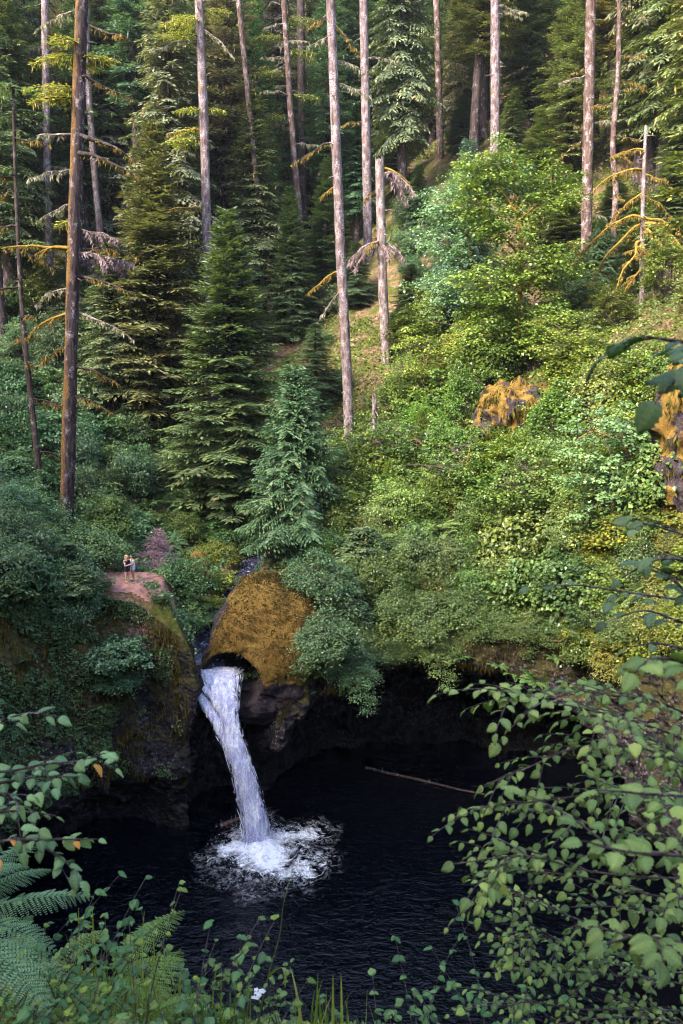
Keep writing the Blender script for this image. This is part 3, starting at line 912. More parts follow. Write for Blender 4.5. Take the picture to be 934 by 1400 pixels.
# ------------------------------------------------------------------ conifers
def conifer_mesh(name, seed, H, R, base, kind, dens=1.0, bark='dark', r0=None, lichen=0.0, gaps=0.0, leafmat=None, dead=0):
    """returns (trunk mesh, crown mesh); base = fraction of the height where the crown starts"""
    rs = np.random.default_rng(seed)
    zc = base * H
    n = 40
    t = np.linspace(0, 1, n)
    wob = np.stack([0.012 * H * fbm(np.c_[t * 2, 0 * t, 0 * t + i], 2, seed + i) * t for i in range(2)], -1)
    TP = np.c_[wob, t * H - 0.8 * (t == 0)]
    r0 = r0 or 0.013 * H + 0.05
    TR = r0 * (1 - t) ** 0.85 + 0.02 + r0 * 0.5 * np.exp(-t * 40)
    tm = MB(); V, F = tube(TP, TR, 16, seed, 0.14); tm.add(V, F, 0, .5, True)
    cm = MB()
    sp = dict(spruce=(0.50, .48, .155), fir=(0.48, .42, .15), hemlock=(0.44, .36, .13), cedar=(.36, .27, .085))[kind]
    z = zc
    Ps, Ds, Ns, Ls, Ws, Ts = [], [], [], [], [], []
    Lp, Lt = [], []
    while z < H * 0.985:
        u = (z - zc) / (H - zc)
        dz = sp[0] * (1 - 0.45 * u) * (H / 28) ** 0.35
        nb = rs.integers(4, 7) if u < .8 else rs.integers(3, 5)
        a0 = rs.uniform(0, 2 * PI)
        for b in range(nb):
            if rs.uniform() < gaps:
                continue
            az = a0 + b * 2 * PI / nb + rs.normal(0, .35)
            prof = (1 - u) ** 0.78 * (0.62 + 0.38 * sstep(0, .22, u))
            L = R * prof * rs.uniform(.66, 1.12) + 0.25
            e0 = (-0.12 + 0.75 * u ** 1.6) + rs.normal(0, .10)
            k = dict(spruce=.30, fir=.16, hemlock=.42, cedar=.62)[kind] * (1 - .6 * u) * rs.uniform(.7, 1.3)
            up = dict(spruce=.14, fir=.10, hemlock=.0, cedar=.30)[kind]
            zb = z + rs.uniform(-.2, .2)
            o = np.array([np.interp(zb, TP[:, 2], TP[:, 0]), np.interp(zb, TP[:, 2], TP[:, 1]), zb])
            m = max(5, int(L / (0.20 / dens)))
            tt = np.linspace(0.10, 1.0, m)
            d = np.array([math.cos(az), math.sin(az), 0]); s = np.array([-d[1], d[0], 0])
            bend = rs.normal(0, .10)
            C = o + d * (L * tt)[:, None] * math.cos(e0) + s * (bend * L * tt ** 2)[:, None]
            C[:, 2] += L * (math.sin(e0) * tt - k * tt ** 2 + up * tt ** 3)
            slope = (math.sin(e0) - 2 * k * tt + 3 * up * tt ** 2)
            # wood
            bi = np.unique(np.linspace(0, m - 1, 6).astype(int))
            bp = np.r_[[o], C[bi]]
            V, F = tube(bp, np.linspace(0.012 * L + .018, .006, len(bp)), 4)
            cm.add(V, F, 1, .5, True)
            for sg in (-1, 1):
                l = (0.40 * L * (1 - tt) ** .75 * sstep(0.02, .28, tt) + .22) * rs.uniform(.75, 1.2, m)
                l = np.minimum(l, 1.5)
                q = np.maximum(1, np.ceil(l / sp[1] / .62)).astype(int)
                ii = np.repeat(np.arange(m), q)
                fr = np.concatenate([np.arange(x) / x for x in q])
                ang = rs.uniform(.75, 1.15, m)[ii]
                td = d * np.cos(ang)[:, None] + s * (sg * np.sin(ang))[:, None]
                dr = dict(spruce=-.22, fir=-.08, hemlock=-.40, cedar=-.75)[kind]
                td[:, 2] += slope[ii] * .6 + dr * (0.4 + fr) + rs.normal(0, .13, len(ii))
                P = C[ii] + td * (l[ii] * fr)[:, None]
                P[:, 2] += -0.25 * l[ii] * fr ** 2 * abs(dr)
                nn = np.stack([-d[0] * slope[ii] + rs.normal(0, .38, len(ii)), -d[1] * slope[ii] + rs.normal(0, .38, len(ii)), np.ones(len(ii))], -1)
                if kind == 'cedar':
                    nn = nn * [1, 1, .3] + d * .9
                Ps.append(P); Ds.append(td + rs.normal(0, .12, td.shape)); Ns.append(nn)
                Ls.append(sp[1] * rs.uniform(.75, 1.3, len(ii))); Ws.append(sp[2] * rs.uniform(.75, 1.35, len(ii)))
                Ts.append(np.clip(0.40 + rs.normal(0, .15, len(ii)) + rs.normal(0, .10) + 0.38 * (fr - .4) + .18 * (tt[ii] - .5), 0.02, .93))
            # leader sprays along the branch
            Ps.append(C); Ds.append(d[None] * 1.0 + np.c_[0 * tt, 0 * tt, slope] + rs.normal(0, .2, C.shape)); Ns.append(np.tile([0, 0, 1.], (m, 1)) + rs.normal(0, .3, C.shape))
            Ls.append(np.full(m, sp[1])); Ws.append(np.full(m, sp[2])); Ts.append(np.clip(.5 + rs.normal(0, .15, m), 0, .93))
            if lichen > 0:
                k_ = rs.uniform(size=m) < lichen
                if k_.any():
                    Lp.append(C[k_] + rs.normal(0, .12, (k_.sum(), 3))); Lt.append(rs.uniform(.1, .9, k_.sum()))
        z += dz * rs.uniform(.75, 1.25)
    P = np.concatenate(Ps)
    V, F = leafq(P, np.concatenate(Ds), np.concatenate(Ns), np.concatenate(Ls), np.concatenate(Ws), .12)
    T = np.concatenate(Ts)
    brown = rs.uniform(size=len(T)) < .02
    T[brown] = .98
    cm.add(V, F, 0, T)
    if Lp:
        P = np.concatenate(Lp)
        V, F = strands(P, rs.uniform(.25, .8, len(P)), rs.uniform(.04, .11, len(P)), rs)
        cm.add(V, F, 2, np.concatenate(Lt))
    lm = G['cedar'] if kind == 'cedar' else G['fir']
    if leafmat: lm = leafmat
    return tm.mesh(name + '_trunk', BK[bark]), cm.mesh(name + '_crown', [lm, BK['dark'], G['lichen']])


VAR = {}


def variant(key, *a, **k):
    VAR[key] = (*conifer_mesh(key, *a, **k), a[1], a[2])


variant('spruce1', 1, 28, 5.2, .05, 'spruce', 1.15)
variant('spruce2', 2, 28, 5.0, .08, 'spruce', 1.0, lichen=.05)
variant('fir1', 3, 30, 4.6, .15, 'fir', .95, lichen=.06, gaps=.1)
variant('fir2', 4, 34, 4.4, .35, 'fir', .9, lichen=.12, gaps=.15)
variant('fir3', 5, 36, 4.2, .50, 'fir', .9, lichen=.15, gaps=.2)
variant('fir4', 15, 30, 4.0, .22, 'hemlock', .95, lichen=.10, gaps=.12)
variant('hemlock1', 6, 26, 4.4, .10, 'hemlock', 1.1)
variant('cedar1', 7, 14, 3.6, .03, 'cedar', 1.7)
variant('cedar2', 8, 22, 4.8, .06, 'cedar', 1.35)
variant('sapling1', 9, 6, 2.2, .03, 'hemlock', 1.2)
variant('sapling2', 10, 7, 2.0, .05, 'spruce', 1.2)

PLACED = []      # (px, py, phrase) landmarks
FILL = []        # fillers that get a label later: (object, desc, category, px, py)


def tree(key, base, H, R, label, cat='tree', name='conifer', color=(1, 1, 1), rz=None, group=None, lean=(0, 0)):
    tm, cm, H0, R0 = VAR[key]
    rz = rng.uniform(0, 6.28) if rz is None else rz
    sz = H / H0; sx = R / R0
    o = thing(name, label, cat, base, rz, group, (sx, sx, sz), lean[0], lean[1])
    t = part('trunk', tm, o); part('crown', cm, o, color)
    # the trunk keeps a natural girth when the crown is scaled
    return o


def gbase(px, D):
    x = at(px, CY, D)[0]
    # iterate: x depends a little on the point's height through the depth
    for _ in range(3):
        z = height(x, D)[0]
        w = (np.array([0, D, z - CAMZ]) @ FWD)
        x = (px - CX) / FPX * w
    return np.array([x, D, height(x, D)[0] - 0.15])


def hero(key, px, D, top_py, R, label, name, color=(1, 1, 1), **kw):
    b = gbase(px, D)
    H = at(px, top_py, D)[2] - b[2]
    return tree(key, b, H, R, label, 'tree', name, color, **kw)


hero('spruce1', 316, 69, 285, 6.6, 'tall full spruce with tiered drooping boughs standing behind the ochre boulder', 'spruce', (1.45, 1.5, 1.15))
hero('spruce2', 222, 80, 165, 7.0, 'shaded dark spruce with brown lower boughs just left of the tiered spruce', 'spruce', (1.15, .95, .75))
hero('cedar1', 406, 59.5, 500, 4.8, 'pointed lacy grey-green cedar growing above the ochre boulder', 'cedar', (.92, 1.1, .85))
hero('fir4', 352, 96, 118, 5.2, 'feathery mid-green fir rising behind the tiered spruce', 'fir', (1.25, 1.2, 1.0))
hero('fir1', 540, 114, 95, 3.6, 'young slim green fir standing high behind the broken snag', 'fir', (1.1, 1.2, 1.0))
hero('sapling1', 497, 55, 722, 2.7, 'small domed hemlock on the slope right of the lacy cedar', 'hemlock', (1.0, 1.15, 1.0))
hero('cedar2', 632, 84, 190, 5.0, 'weeping blue-green cedar beside the yellow-green maple', 'cedar', (1.15, 1.35, 1.5))
hero('fir1', 650, 122, 20, 4.5, 'light green fir behind the pale trunk above the maple', 'fir', (1.7, 1.7, 1.0))
hero('spruce2', 722, 112, -90, 5.0, 'very dark tall fir beside the sunny gap in the forest', 'fir', (.65, .7, .65))
hero('fir1', 775, 98, -80, 4.6, 'broad fir with layered boughs around the bare trunk right of the maple', 'fir', (1.25, 1.2, .85))
hero('fir4', 872, 95, -60, 5.0, 'bushy fir standing behind the orange mossy dead tree', 'fir', (1.1, 1.1, .8))
hero('hemlock1', 500, 66, 590, 2.4, 'low dark hemlock around the foot of the tall lichen-pale trunk', 'hemlock', (.7, .8, .75))
hero('fir2', 975, 46, -260, 4.6, 'moss-hung fir leaning in over the upper edge by the mossy dead tree', 'fir', (1.7, 1.5, .8))
hero('sapling2', 92, 47, 745, 1.5, 'small fir sapling under the big moss-striped trunk', 'fir', (1.0, 1.2, 1.0))
hero('sapling1', 104, 45.5, 775, 1.5, 'bright fir sapling at the edge of the dirt clearing', 'fir', (.95, 1.1, .85))

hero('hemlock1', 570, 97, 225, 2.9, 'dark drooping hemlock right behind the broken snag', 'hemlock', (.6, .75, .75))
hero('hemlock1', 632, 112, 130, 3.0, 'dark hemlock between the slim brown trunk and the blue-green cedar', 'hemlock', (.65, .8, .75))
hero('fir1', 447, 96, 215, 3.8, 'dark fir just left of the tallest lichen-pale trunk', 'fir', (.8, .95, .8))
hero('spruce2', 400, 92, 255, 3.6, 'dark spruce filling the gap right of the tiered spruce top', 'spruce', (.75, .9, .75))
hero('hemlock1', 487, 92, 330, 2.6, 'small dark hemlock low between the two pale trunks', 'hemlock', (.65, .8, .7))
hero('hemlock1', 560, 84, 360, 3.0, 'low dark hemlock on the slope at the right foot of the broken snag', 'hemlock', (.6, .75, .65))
hero('hemlock1', 432, 80, 440, 3.0, 'dark bushy hemlock above the pointed cedar', 'hemlock', (.7, .85, .7))
hero('cedar2', 820, 82, 300, 3.4, 'shadowy drooping cedar under the boughs right of the maple', 'cedar', (.6, .7, .5))
hero('hemlock1', 838, 89, 235, 3.2, 'dark green hemlock in the shade between the thin wavy trunk and the mossy dead tree', 'hemlock', (.8, .9, .65))
hero('hemlock1', 915, 79, 205, 3.6, 'drooping hemlock directly behind the right boughs of the mossy dead tree', 'hemlock', (.85, .9, .65))
hero('fir1', 768, 90, 225, 3.4, 'olive fir with low boughs left of the stout dark-footed trunk', 'fir', (1.0, 1.0, .7))
hero('hemlock1', 865, 76, 345, 2.4, 'small dark hemlock low behind the mossy dead tree', 'hemlock', (.75, .85, .6))
hero('fir1', 735, 97, 150, 3.2, 'olive-green fir standing above the crown of the yellow-green maple', 'fir', (1.1, 1.1, .75))
hero('hemlock1', 700, 104, 120, 2.8, 'slim hemlock just right of the pale trunk over the cedar', 'hemlock', (1.0, 1.05, .8))
hero('fir4', 945, 84, 60, 4.4, 'dim fir filling the corner behind the mossy dead tree', 'fir', (.8, .85, .65))
hero('fir1', 590, 128, -20, 5.0, 'tall bluish fir behind the slim brown trunk', 'fir', (.9, 1.0, 1.1))
hero('fir4', 470, 120, -60, 5.2, 'tall bluish fir showing between the two pale trunks', 'fir', (.85, 1.0, 1.1))

# ------------------------------------------------------------------ bare trunks and snags
def dead_branch(o, az, L, elev, sag, r, rs, moss=0.5, mossmat='moss', twig=8, strand=(.12, .5), drop=0.0):
    """wood MB and moss MB for one dead limb starting at o (local)"""
    n = 14
    t = np.linspace(0, 1, n)
    d = np.array([math.cos(az), math.sin(az), 0]); s = np.array([-d[1], d[0], 0])
    C = o + d * (L * t * math.cos(elev))[:, None] + s * (L * .12 * fbm(np.c_[t * 3 + rs.uniform(0, 99), 0 * t, 0 * t], 2, 3))[:, None]
    C[:, 2] += L * (math.sin(elev) * t - sag * t ** 2) + .05 * L * fbm(np.c_[t * 4 + rs.uniform(0, 99), 0 * t, 0 * t], 2, 4)
    w = MB(); mo = MB()
    R_ = r * (1 - .82 * t)
    V, F = tube(C, R_, 6, 1, .25); w.add(V, F, 0, .5, True)
    tips = [(C, R_)]
    for k in range(twig):
        i = rs.integers(3, n)
        sg = rs.choice([-1, 1])
        l = L * rs.uniform(.15, .42) * (1.1 - t[i])
        l = max(l, .25)
        tt = np.linspace(0, 1, 6)
        dd = norm(d * rs.uniform(.2, .9) + s * sg * rs.uniform(.4, 1.) + np.array([0, 0, rs.uniform(-.5, .15) - drop]))
        Q = C[i] + dd * (l * tt)[:, None]; Q[:, 2] -= l * (.25 + drop) * tt ** 2
        rr = R_[i] * .5 * (1 - .8 * tt) + .004
        V, F = tube(Q, rr, 4); w.add(V, F, 0, .5, True)
        tips.append((Q, rr))
    if moss > 0:
        for Q, rr in tips:
            m = int(moss * 40 * max(1, np.linalg.norm(Q[-1] - Q[0])))
            f = rs.uniform(0, .98, m) * (len(Q) - 1)
            i = f.astype(int); fr = (f - i)[:, None]
            P = Q[i] * (1 - fr) + Q[i + 1] * fr + rs.normal(0, .02, (m, 3))
            V, F = strands(P, strand[0] + (strand[1] - strand[0]) * rs.uniform(0, 1, m) ** 2.5, rs.uniform(.03, .09, m), rs, .45)
            mo.add(V, F, 0, rs.uniform(.1, 1, m))
    return w, (mo if mo.n else None)


def bare_trunk(name, label, pts, D, r0, r1, bark, seed, branches=(), extra_top=6.0, sink=1.0, cat='tree', ragged=False):
    """pts: pixel points from the foot to the top at depth D; the stem continues above the last one by extra_top metres.
    branches: (px, py, az, L, elev, sag, r, moss, mossmat)"""
    rs = np.random.default_rng(seed)
    W = np.array([at(a, b, D) for a, b in pts])
    if extra_top > 0:
        W = np.r_[W, [W[-1] + norm(W[-1] - W[-2]) * extra_top]]
    base = W[0].copy()
    gz = height(base[0], base[1])[0]
    low = base.copy()
    low[2] = min(gz, base[2]) - sink
    low[:2] += (W[1] - W[0])[:2] / max(.5, (W[1] - W[0])[2]) * (low[2] - base[2])
    Wc = curve(np.r_[[low], W], 70)
    root = thing(name, label, cat, base)
    L = Wc - base
    t = np.linspace(0, 1, 70)
    rad = r0 + (r1 - r0) * t
    rad = rad * (1 + .35 * np.exp(-t * 18))
    V, F = tube(L, rad, 28, seed, .16)
    if ragged:
        V = V.reshape(70, 28, 3)
        k = np.arange(28)
        V[-1, :, 2] += .5 * np.abs(fbm(np.c_[k * .9, k * 0, k * 0], 2, seed)) * 2.2
        V[-1, :, :2] *= 1
        V = V.reshape(-1, 3)
    tm = MB(); tm.add(V, F, 0, .5, True)
    for q_ in range(26):
        k = int(rs.uniform(.12, .97) * 69); a_ = rs.uniform(0, 2 * PI); l_ = rs.uniform(.1, .55) * (1 + (rs.uniform() < .2))
        d_ = np.array([math.cos(a_), math.sin(a_), rs.uniform(-.5, .2)])
        o_ = L[k] + d_ * rad[k] * .8
        tm.add(*tube(np.array([o_, o_ + d_ * l_ * .6, o_ + d_ * l_ + [0, 0, -.12 * l_]]), [.055, .035, .012], 5), 0, .5, True)
    part('trunk', tm.mesh(name + '_trunk', BK[bark]), root)
    for (px, py, az, Lb, el, sag, rb, moss, mm) in branches:
        o = at(px, py, D) - base
        k = np.argmin(np.abs(L[:, 2] - o[2])); o = L[k].copy(); o[:2] += np.array([math.cos(az), math.sin(az)]) * rad[k] * .6
        w, mo = dead_branch(o, az, Lb, el, sag, rb, rs, moss, mm, strand=(.12, .5) if mm != 'deadtwig' else (.2, .8), drop=.5 if mm == 'deadtwig' else 0.)
        wood = BK['mosslimb'] if moss > .7 and mm == 'moss' else (BK['snag'] if mm in ('deadtwig', 'lichen') else BK['dark'])
        b = part('branch', w.mesh('branch', wood), root)
        if mo:
            part('moss_clumps', mo.mesh('branch_moss', G[mm]), b)
    return root


def rbr(px0, py0, px1, py1, n, seed, L=(1.2, 3.2), side=None, moss=.5, mms=('moss', 'lichen'), r=.07):
    rs = np.random.default_rng(seed)
    out = []
    for i in range(n):
        f = (i + rs.uniform(.1, .9)) / n
        az = rs.choice([0.0, PI]) + rs.normal(0, .5) if side is None else side + rs.normal(0, .5)
        out.append((px0 + (px1 - px0) * f, py0 + (py1 - py0) * f, az, rs.uniform(*L), rs.uniform(-.25, .3), rs.uniform(.05, .35), r * rs.uniform(.6, 1.2), moss * rs.uniform(.5, 1.3), rs.choice(mms)))
    return out


def needles_on(root, spots, D, seed, color, R=(1.3, 2.4), down=.25):
    """green boughs (crown parts) on a bare trunk: flat fans of needle sprays"""
    rs = np.random.default_rng(seed)
    base = np.array(root.location)
    mb = MB()
    for (px, py, az, L) in spots:
        o = at(px, py, D) - base
        for sub in range(2):
            a = az + rs.normal(0, .3); Lb = L * rs.uniform(.75, 1.1)
            d = np.array([math.cos(a), math.sin(a), 0]); s = np.array([-d[1], d[0], 0])
            m = int(Lb / .13)
            tt = np.linspace(.12, 1, m)
            C = o + d * (Lb * tt)[:, None]; C[:, 2] += Lb * (.12 * tt - down * tt ** 2)
            V, F = tube(np.r_[[o], C[::max(1, m // 5)]], np.linspace(.05, .012, len(C[::max(1, m // 5)]) + 1), 5); mb.add(V, F, 1, .5, True)
            for sg in (-1, 1):
                l = (.38 * Lb * (1 - tt) ** .7 + .2) * rs.uniform(.5, 1.2, m)
                q = np.maximum(1, np.ceil(l / .26)).astype(int)
                ii = np.repeat(np.arange(m), q); fr = np.concatenate([np.arange(x) / x for x in q])
                td = d * .55 + s * sg * .85 + rs.normal(0, .15, (len(ii), 3)); td[:, 2] -= .12 + .3 * fr
                P = C[ii] + td * (l[ii] * fr)[:, None]
                V, F = leafq(P, td, np.array([0, 0, 1.]) + rs.normal(0, .35, P.shape), rs.uniform(.22, .42, len(P)), rs.uniform(.08, .14, len(P)))
                mb.add(V, F, 0, np.clip(rs.normal(.6, .2, len(P)), 0, .93))
            k = rs.uniform(size=m) < .35
            V, F = strands(C[k], rs.uniform(.2, .7, k.sum()), rs.uniform(.04, .08, k.sum()), rs); mb.add(V, F, 2, rs.uniform(0, 1, k.sum()))
    part('crown', mb.mesh('bough_crown', [G['fir'], BK['dark'], G['lichen']]), root, color)


BR1 = [(104, 172, 0.1, 3.6, -.25, .18, .17, .35, 'moss'), (103, 205, -.1, 4.2, -.35, .05, .16, .5, 'moss'), (102, 172, PI, 2.4, .1, .1, .10, .5, 'lichen'),
       (102, 330, PI, 4.6, .12, .12, .14, .9, 'moss'), (104, 332, .2, 3.6, .05, .2, .10, .6, 'moss'), (103, 368, -.1, 4.0, -.18, .12, .13, .4, 'moss'),
       (100, 395, PI - .2, 2.6, -.1, .3, .08, .6, 'lichen'), (99, 430, PI, 3.0, -.15, .45, .11, .9, 'moss'), (103, 420, 0, 3.6, -.1, .35, .10, .5, 'lichen'),
       (110, 100, .1, 3.2, -.45, -.1, .10, .3, 'moss'), (110, 25, -.2, 3.2, -.4, .0, .10, .3, 'moss'), (109, 20, 2.9, 3.0, -.1, .3, .07, .5, 'lichen'),
       (99, 505, .2, 3.2, -.2, .3, .09, .4, 'moss'), (101, 470, PI - .3, 2.0, -.1, .4, .07, .6, 'moss'), (98, 545, 0, 2.6, -.1, .35, .07, .6, 'moss'), (106, 240, PI + .3, 2.6, .1, .35, .07, .6, 'lichen'), (105, 285, PI - .4, 2.8, .05, .3, .07, .6, 'lichen')]
big = bare_trunk('bare_fir', 'thick dark trunk striped with orange moss standing left of the people', [(90, 728), (94, 600), (97, 480), (103, 280), (112, 0)], 57, .50, .35, 'mossy', 201, BR1)
needles_on(big, [(106, 75, PI, 3.0), (107, 78, .2, 2.4), (108, 60, PI + .5, 2.2), (105, 120, PI - .2, 3.0), (105, 135, PI + .4, 2.8), (104, 85, .6, 2.0), (103, 300, PI - .3, 2.2)], 57, 31, (1.9, 1.6, .7))
# dead tufts in pale purple-brown on its right side
for i, (py, L) in enumerate([(315, 2.8), (345, 3.6), (352, 3.2)]):
    rs_ = np.random.default_rng(40 + i)
    o_ = at(104, py, 57) - np.array(big.location)
    w_, m_ = dead_branch(o_, .1 + .2 * i, L, -.05, .12, .06, rs_, 1.6, 'deadtwig', 16, (.15, .5), .3)
    b_ = part('branch', w_.mesh('branch', BK['snag']), big); part('moss_clumps', m_.mesh('branch_moss', G['deadtwig']), b_)

t2 = bare_trunk('bare_fir', 'thin dark trunk with a small leafy top at the far left side', [(55, 656), (42, 540), (30, 420), (22, 260), (18, 118)], 62, .26, .10, 'dark', 202,
                rbr(22, 180, 48, 620, 12, 71, (1.2, 3.0), None, .5, ('moss',), .08), 0)
needles_on(t2, [(18, 120, 0, 2.6), (18, 122, PI, 2.6), (18, 118, 2, 2.0), (18, 120, 4.2, 2.2), (19, 150, .4, 2.4), (19, 160, 2.8, 2.4), (22, 230, 3.3, 2.3), (26, 330, 0, 2.4), (34, 470, PI, 3.0), (36, 500, .2, 2.4)], 62, 32, (1.1, 1.3, 1.1))
t3 = bare_trunk('bare_fir', 'straight grey trunk rising from behind the tiered spruce top', [(289, 520), (284, 380), (280, 200), (272, 0)], 84, .47, .37, 'pale', 203,
                [(278, 178, PI, 3.2, .1, .2, .10, .9, 'moss'), (281, 290, PI, 5.0, .25, .45, .11, 1.0, 'moss'), (275, 25, PI, 3.4, .05, .1, .10, .3, 'moss'), (276, 45, -.3, 3.4, -.5, .3, .08, .4, 'lichen'), (277, 60, PI + .2, 4.2, -.05, .25, .09, .6, 'lichen')])
needles_on(t3, [(276, 30, PI, 4.0), (277, 50, PI + .3, 4.6), (276, 20, PI - .4, 3.6), (276, 15, .3, 3.0), (279, 175, PI, 4.2), (280, 150, PI + .3, 3.0), (279, 148, .2, 2.6), (279, 190, PI - .3, 4.6)], 84, 33, (2.0, 1.8, .75))
t4 = bare_trunk('bare_fir', 'tallest lichen-pale bare trunk standing in front of the broken snag', [(478, 612), (474, 500), (466, 350), (459, 180), (452, 0)], 70, .43, .33, 'pale', 204,
                [(462, 202, PI, 3.2, -.15, .35, .085, .7, 'moss'), (468, 372, PI, 2.6, -.45, .2, .09, .8, 'moss'), (470, 398, PI, 2.8, -.9, .1, .08, .2, 'lichen'), (453, 20, PI, 1.8, -.25, .3, .07, .6, 'moss'), (455, 45, PI + .2, 1.7, -.35, .1, .06, .3, 'lichen'),
                 (454, 30, -.2, 2.4, -.7, .3, .07, .5, 'moss'), (464, 258, PI - .2, 1.0, -.2, .4, .07, .9, 'moss'), (456, 90, .4, 2.4, .0, .2, .05, .4, 'lichen'), (457, 110, .2, 2.8, .05, .3, .05, .4, 'lichen')])
t5 = bare_trunk('bare_fir', 'straight purple-grey trunk directly behind the broken snag', [(503, 322), (501, 200), (499, 100), (497, 0)], 100, .52, .43, 'pale', 205, [(499, 78, .1, 3.6, .1, .1, .06, .4, 'lichen'), (501, 170, PI, 2.6, .1, .3, .07, .5, 'moss')])
t6 = bare_trunk('broken_snag', 'broken-topped dead snag with drooping tufts of dead twigs', [(528, 490), (524, 400), (521, 300), (519, 222)], 82, .46, .40, 'snag', 206,
                [(519, 232, -.1, 2.6, .0, .55, .13, 1.0, 'moss'), (519, 236, -.3, 3.0, .1, .75, .09, .9, 'deadtwig'), (519, 240, .3, 2.4, .1, .9, .08, .9, 'deadtwig'), (520, 262, PI - .2, 1.2, .0, .6, .05, .5, 'moss'),
                 (522, 332, PI, 2.8, .1, .65, .10, 1.2, 'deadtwig'), (522, 335, PI - .5, 2.6, .0, .9, .08, 1.2, 'deadtwig'), (522, 335, PI + .5, 3.0, .1, .7, .09, 1.2, 'deadtwig'), (522, 334, .1, 1.9, .0, .75, .08, 1.2, 'deadtwig'), (522, 336, -1.2, 1.8, .1, .9, .08, 1.0, 'deadtwig'), (522, 330, PI + .9, 2.2, .2, .7, .07, .9, 'moss')], 0, ragged=True)
t7 = bare_trunk('bare_fir', 'slim brown trunk above the bare litter slope', [(602, 208), (600, 120), (597, 0)], 114, .46, .38, 'brown', 207, rbr(598, 20, 602, 200, 8, 77, (2, 4), None, .3, ('lichen',), .06))
needles_on(t7, [(597, 30, 0, 4), (598, 50, PI, 4), (598, 70, .3, 3.6), (599, 95, 0, 4.4), (599, 120, PI, 4.2), (600, 140, PI + .3, 4), (600, 160, 0, 3)], 114, 35, (.9, .9, .7), down=.6)
t8 = bare_trunk('bare_fir', 'pale straight trunk rising above the blue-green cedar', [(676, 260), (677, 150), (677, 80), (677, 0)], 98, .50, .46, 'pale', 208, [(676, 125, .3, .6, 0, .2, .06, .5, 'moss'), (676, 15, .4, 3.0, .1, .2, .06, .8, 'lichen'), (676, 5, .2, 3.6, .05, .3, .06, .9, 'lichen')])
t9 = bare_trunk('bare_fir', 'stout trunk dark at its foot among layered fir boughs right of the maple', [(801, 372), (803, 250), (806, 100), (808, 0)], 85, .55, .40, 'brown', 209, rbr(806, 60, 802, 340, 7, 79, (1.5, 3.5), None, .4, ('moss', 'lichen'), .06))
t10 = bare_trunk('bare_fir', 'thin wavy trunk beside the stout dark-footed trunk', [(838, 330), (842, 260), (838, 200), (845, 100), (846, 40)], 82, .32, .16, 'brown', 210, rbr(845, 60, 840, 300, 9, 80, (1.2, 3.0), None, .5, ('moss',), .05))
t12 = bare_trunk('bare_fir', 'slender dark trunk leaning right behind the tiered spruce', [(374, 450), (360, 340), (346, 200), (326, 0)], 95, .33, .22, 'brown', 212)
t13 = bare_trunk('bare_fir', 'slender leaning trunk left of the tallest lichen-pale trunk', [(419, 402), (410, 300), (398, 160), (388, 0)], 100, .42, .24, 'brown', 213, rbr(390, 20, 400, 200, 8, 83, (1.5, 3.5), None, .4, ('lichen',), .06))
needles_on(t13, [(391, 50, PI, 4), (392, 70, .2, 3.6), (394, 100, PI, 4.4), (396, 130, 0, 3.6), (397, 160, PI, 3.8), (390, 25, 0, 4)], 100, 36, (1.5, 1.4, .8))
t14 = bare_trunk('bare_fir', 'dim purple trunk standing behind the moss-striped trunk', [(138, 330), (128, 220), (120, 100), (118, 0)], 95, .36, .28, 'pale', 214)
t15 = bare_trunk('bare_fir', 'hazy purple trunk left of the moss-striped trunk', [(72, 470), (67, 350), (64, 200), (62, 40)], 92, .42, .34, 'pale', 215, rbr(64, 60, 70, 430, 8, 85, (1.5, 3.2), None, .4, ('lichen',), .05))
t16 = bare_trunk('bare_fir', 'thin pale stem just right of the grey trunk over the spruce', [(297, 205), (294, 120), (293, 60)], 104, .26, .22, 'pale', 216)
t17 = bare_trunk('stump', 'short slim grey stump at the foot of the tallest trunk', [(511, 655), (512, 600), (512, 547)], 67, .21, .17, 'pale', 217, (), 0, ragged=True, cat='stump')
t18 = bare_trunk('stump', 'small white broken stump on the slope between cedar and tallest trunk', [(425, 575), (425, 560), (424, 548)], 70, .15, .11, 'snag', 218, (), 0, ragged=True, cat='stump')
t19 = bare_trunk('bare_fir', 'dark trunk half hidden beside the leaning slender trunk', [(416, 330), (413, 200), (412, 100), (411, 0)], 112, .50, .44, 'dark', 219)

# the small dead tree hung with orange moss
BR11 = []
for (px, py, az, L, el, sag, r) in [(880, 205, PI, 2.2, .1, .35, .07), (880, 232, PI, 3.4, .05, .55, .10), (880, 240, .1, 2.0, -.1, .35, .06), (879, 262, PI - .6, 2.4, -.4, .4, .07), (879, 270, .4, 2.2, 0, .5, .06), (878, 300, -.3, 2.6, .15, .7, .10),
                                  (878, 300, PI, 4.6, .15, .85, .10), (878, 305, PI - .8, 3.4, -.2, .9, .12), (878, 305, -.5, 3.8, -.1, .95, .12), (878, 310, -1.2, 3.2, -.3, .8, .12), (878, 312, .3, 3.6, 0, .8, .09), (878, 330, PI + .8, 3.2, -.4, .7, .12), (878, 340, -1.5, 2.8, -.5, .6, .11), (878, 350, .2, 2.6, -.4, .7, .10), (878, 370, PI + .4, 2.4, -.7, .4, .09)]:
    BR11.append((px, py, az, L * 1.25, el, sag, r * 1.25, 1.6, 'moss'))
t11 = bare_trunk('dead_tree', 'small dead tree with arching branches coated in orange moss', [(877, 440), (878, 340), (880, 250), (883, 172)], 72, .27, .11, 'snag', 211, BR11, 0)
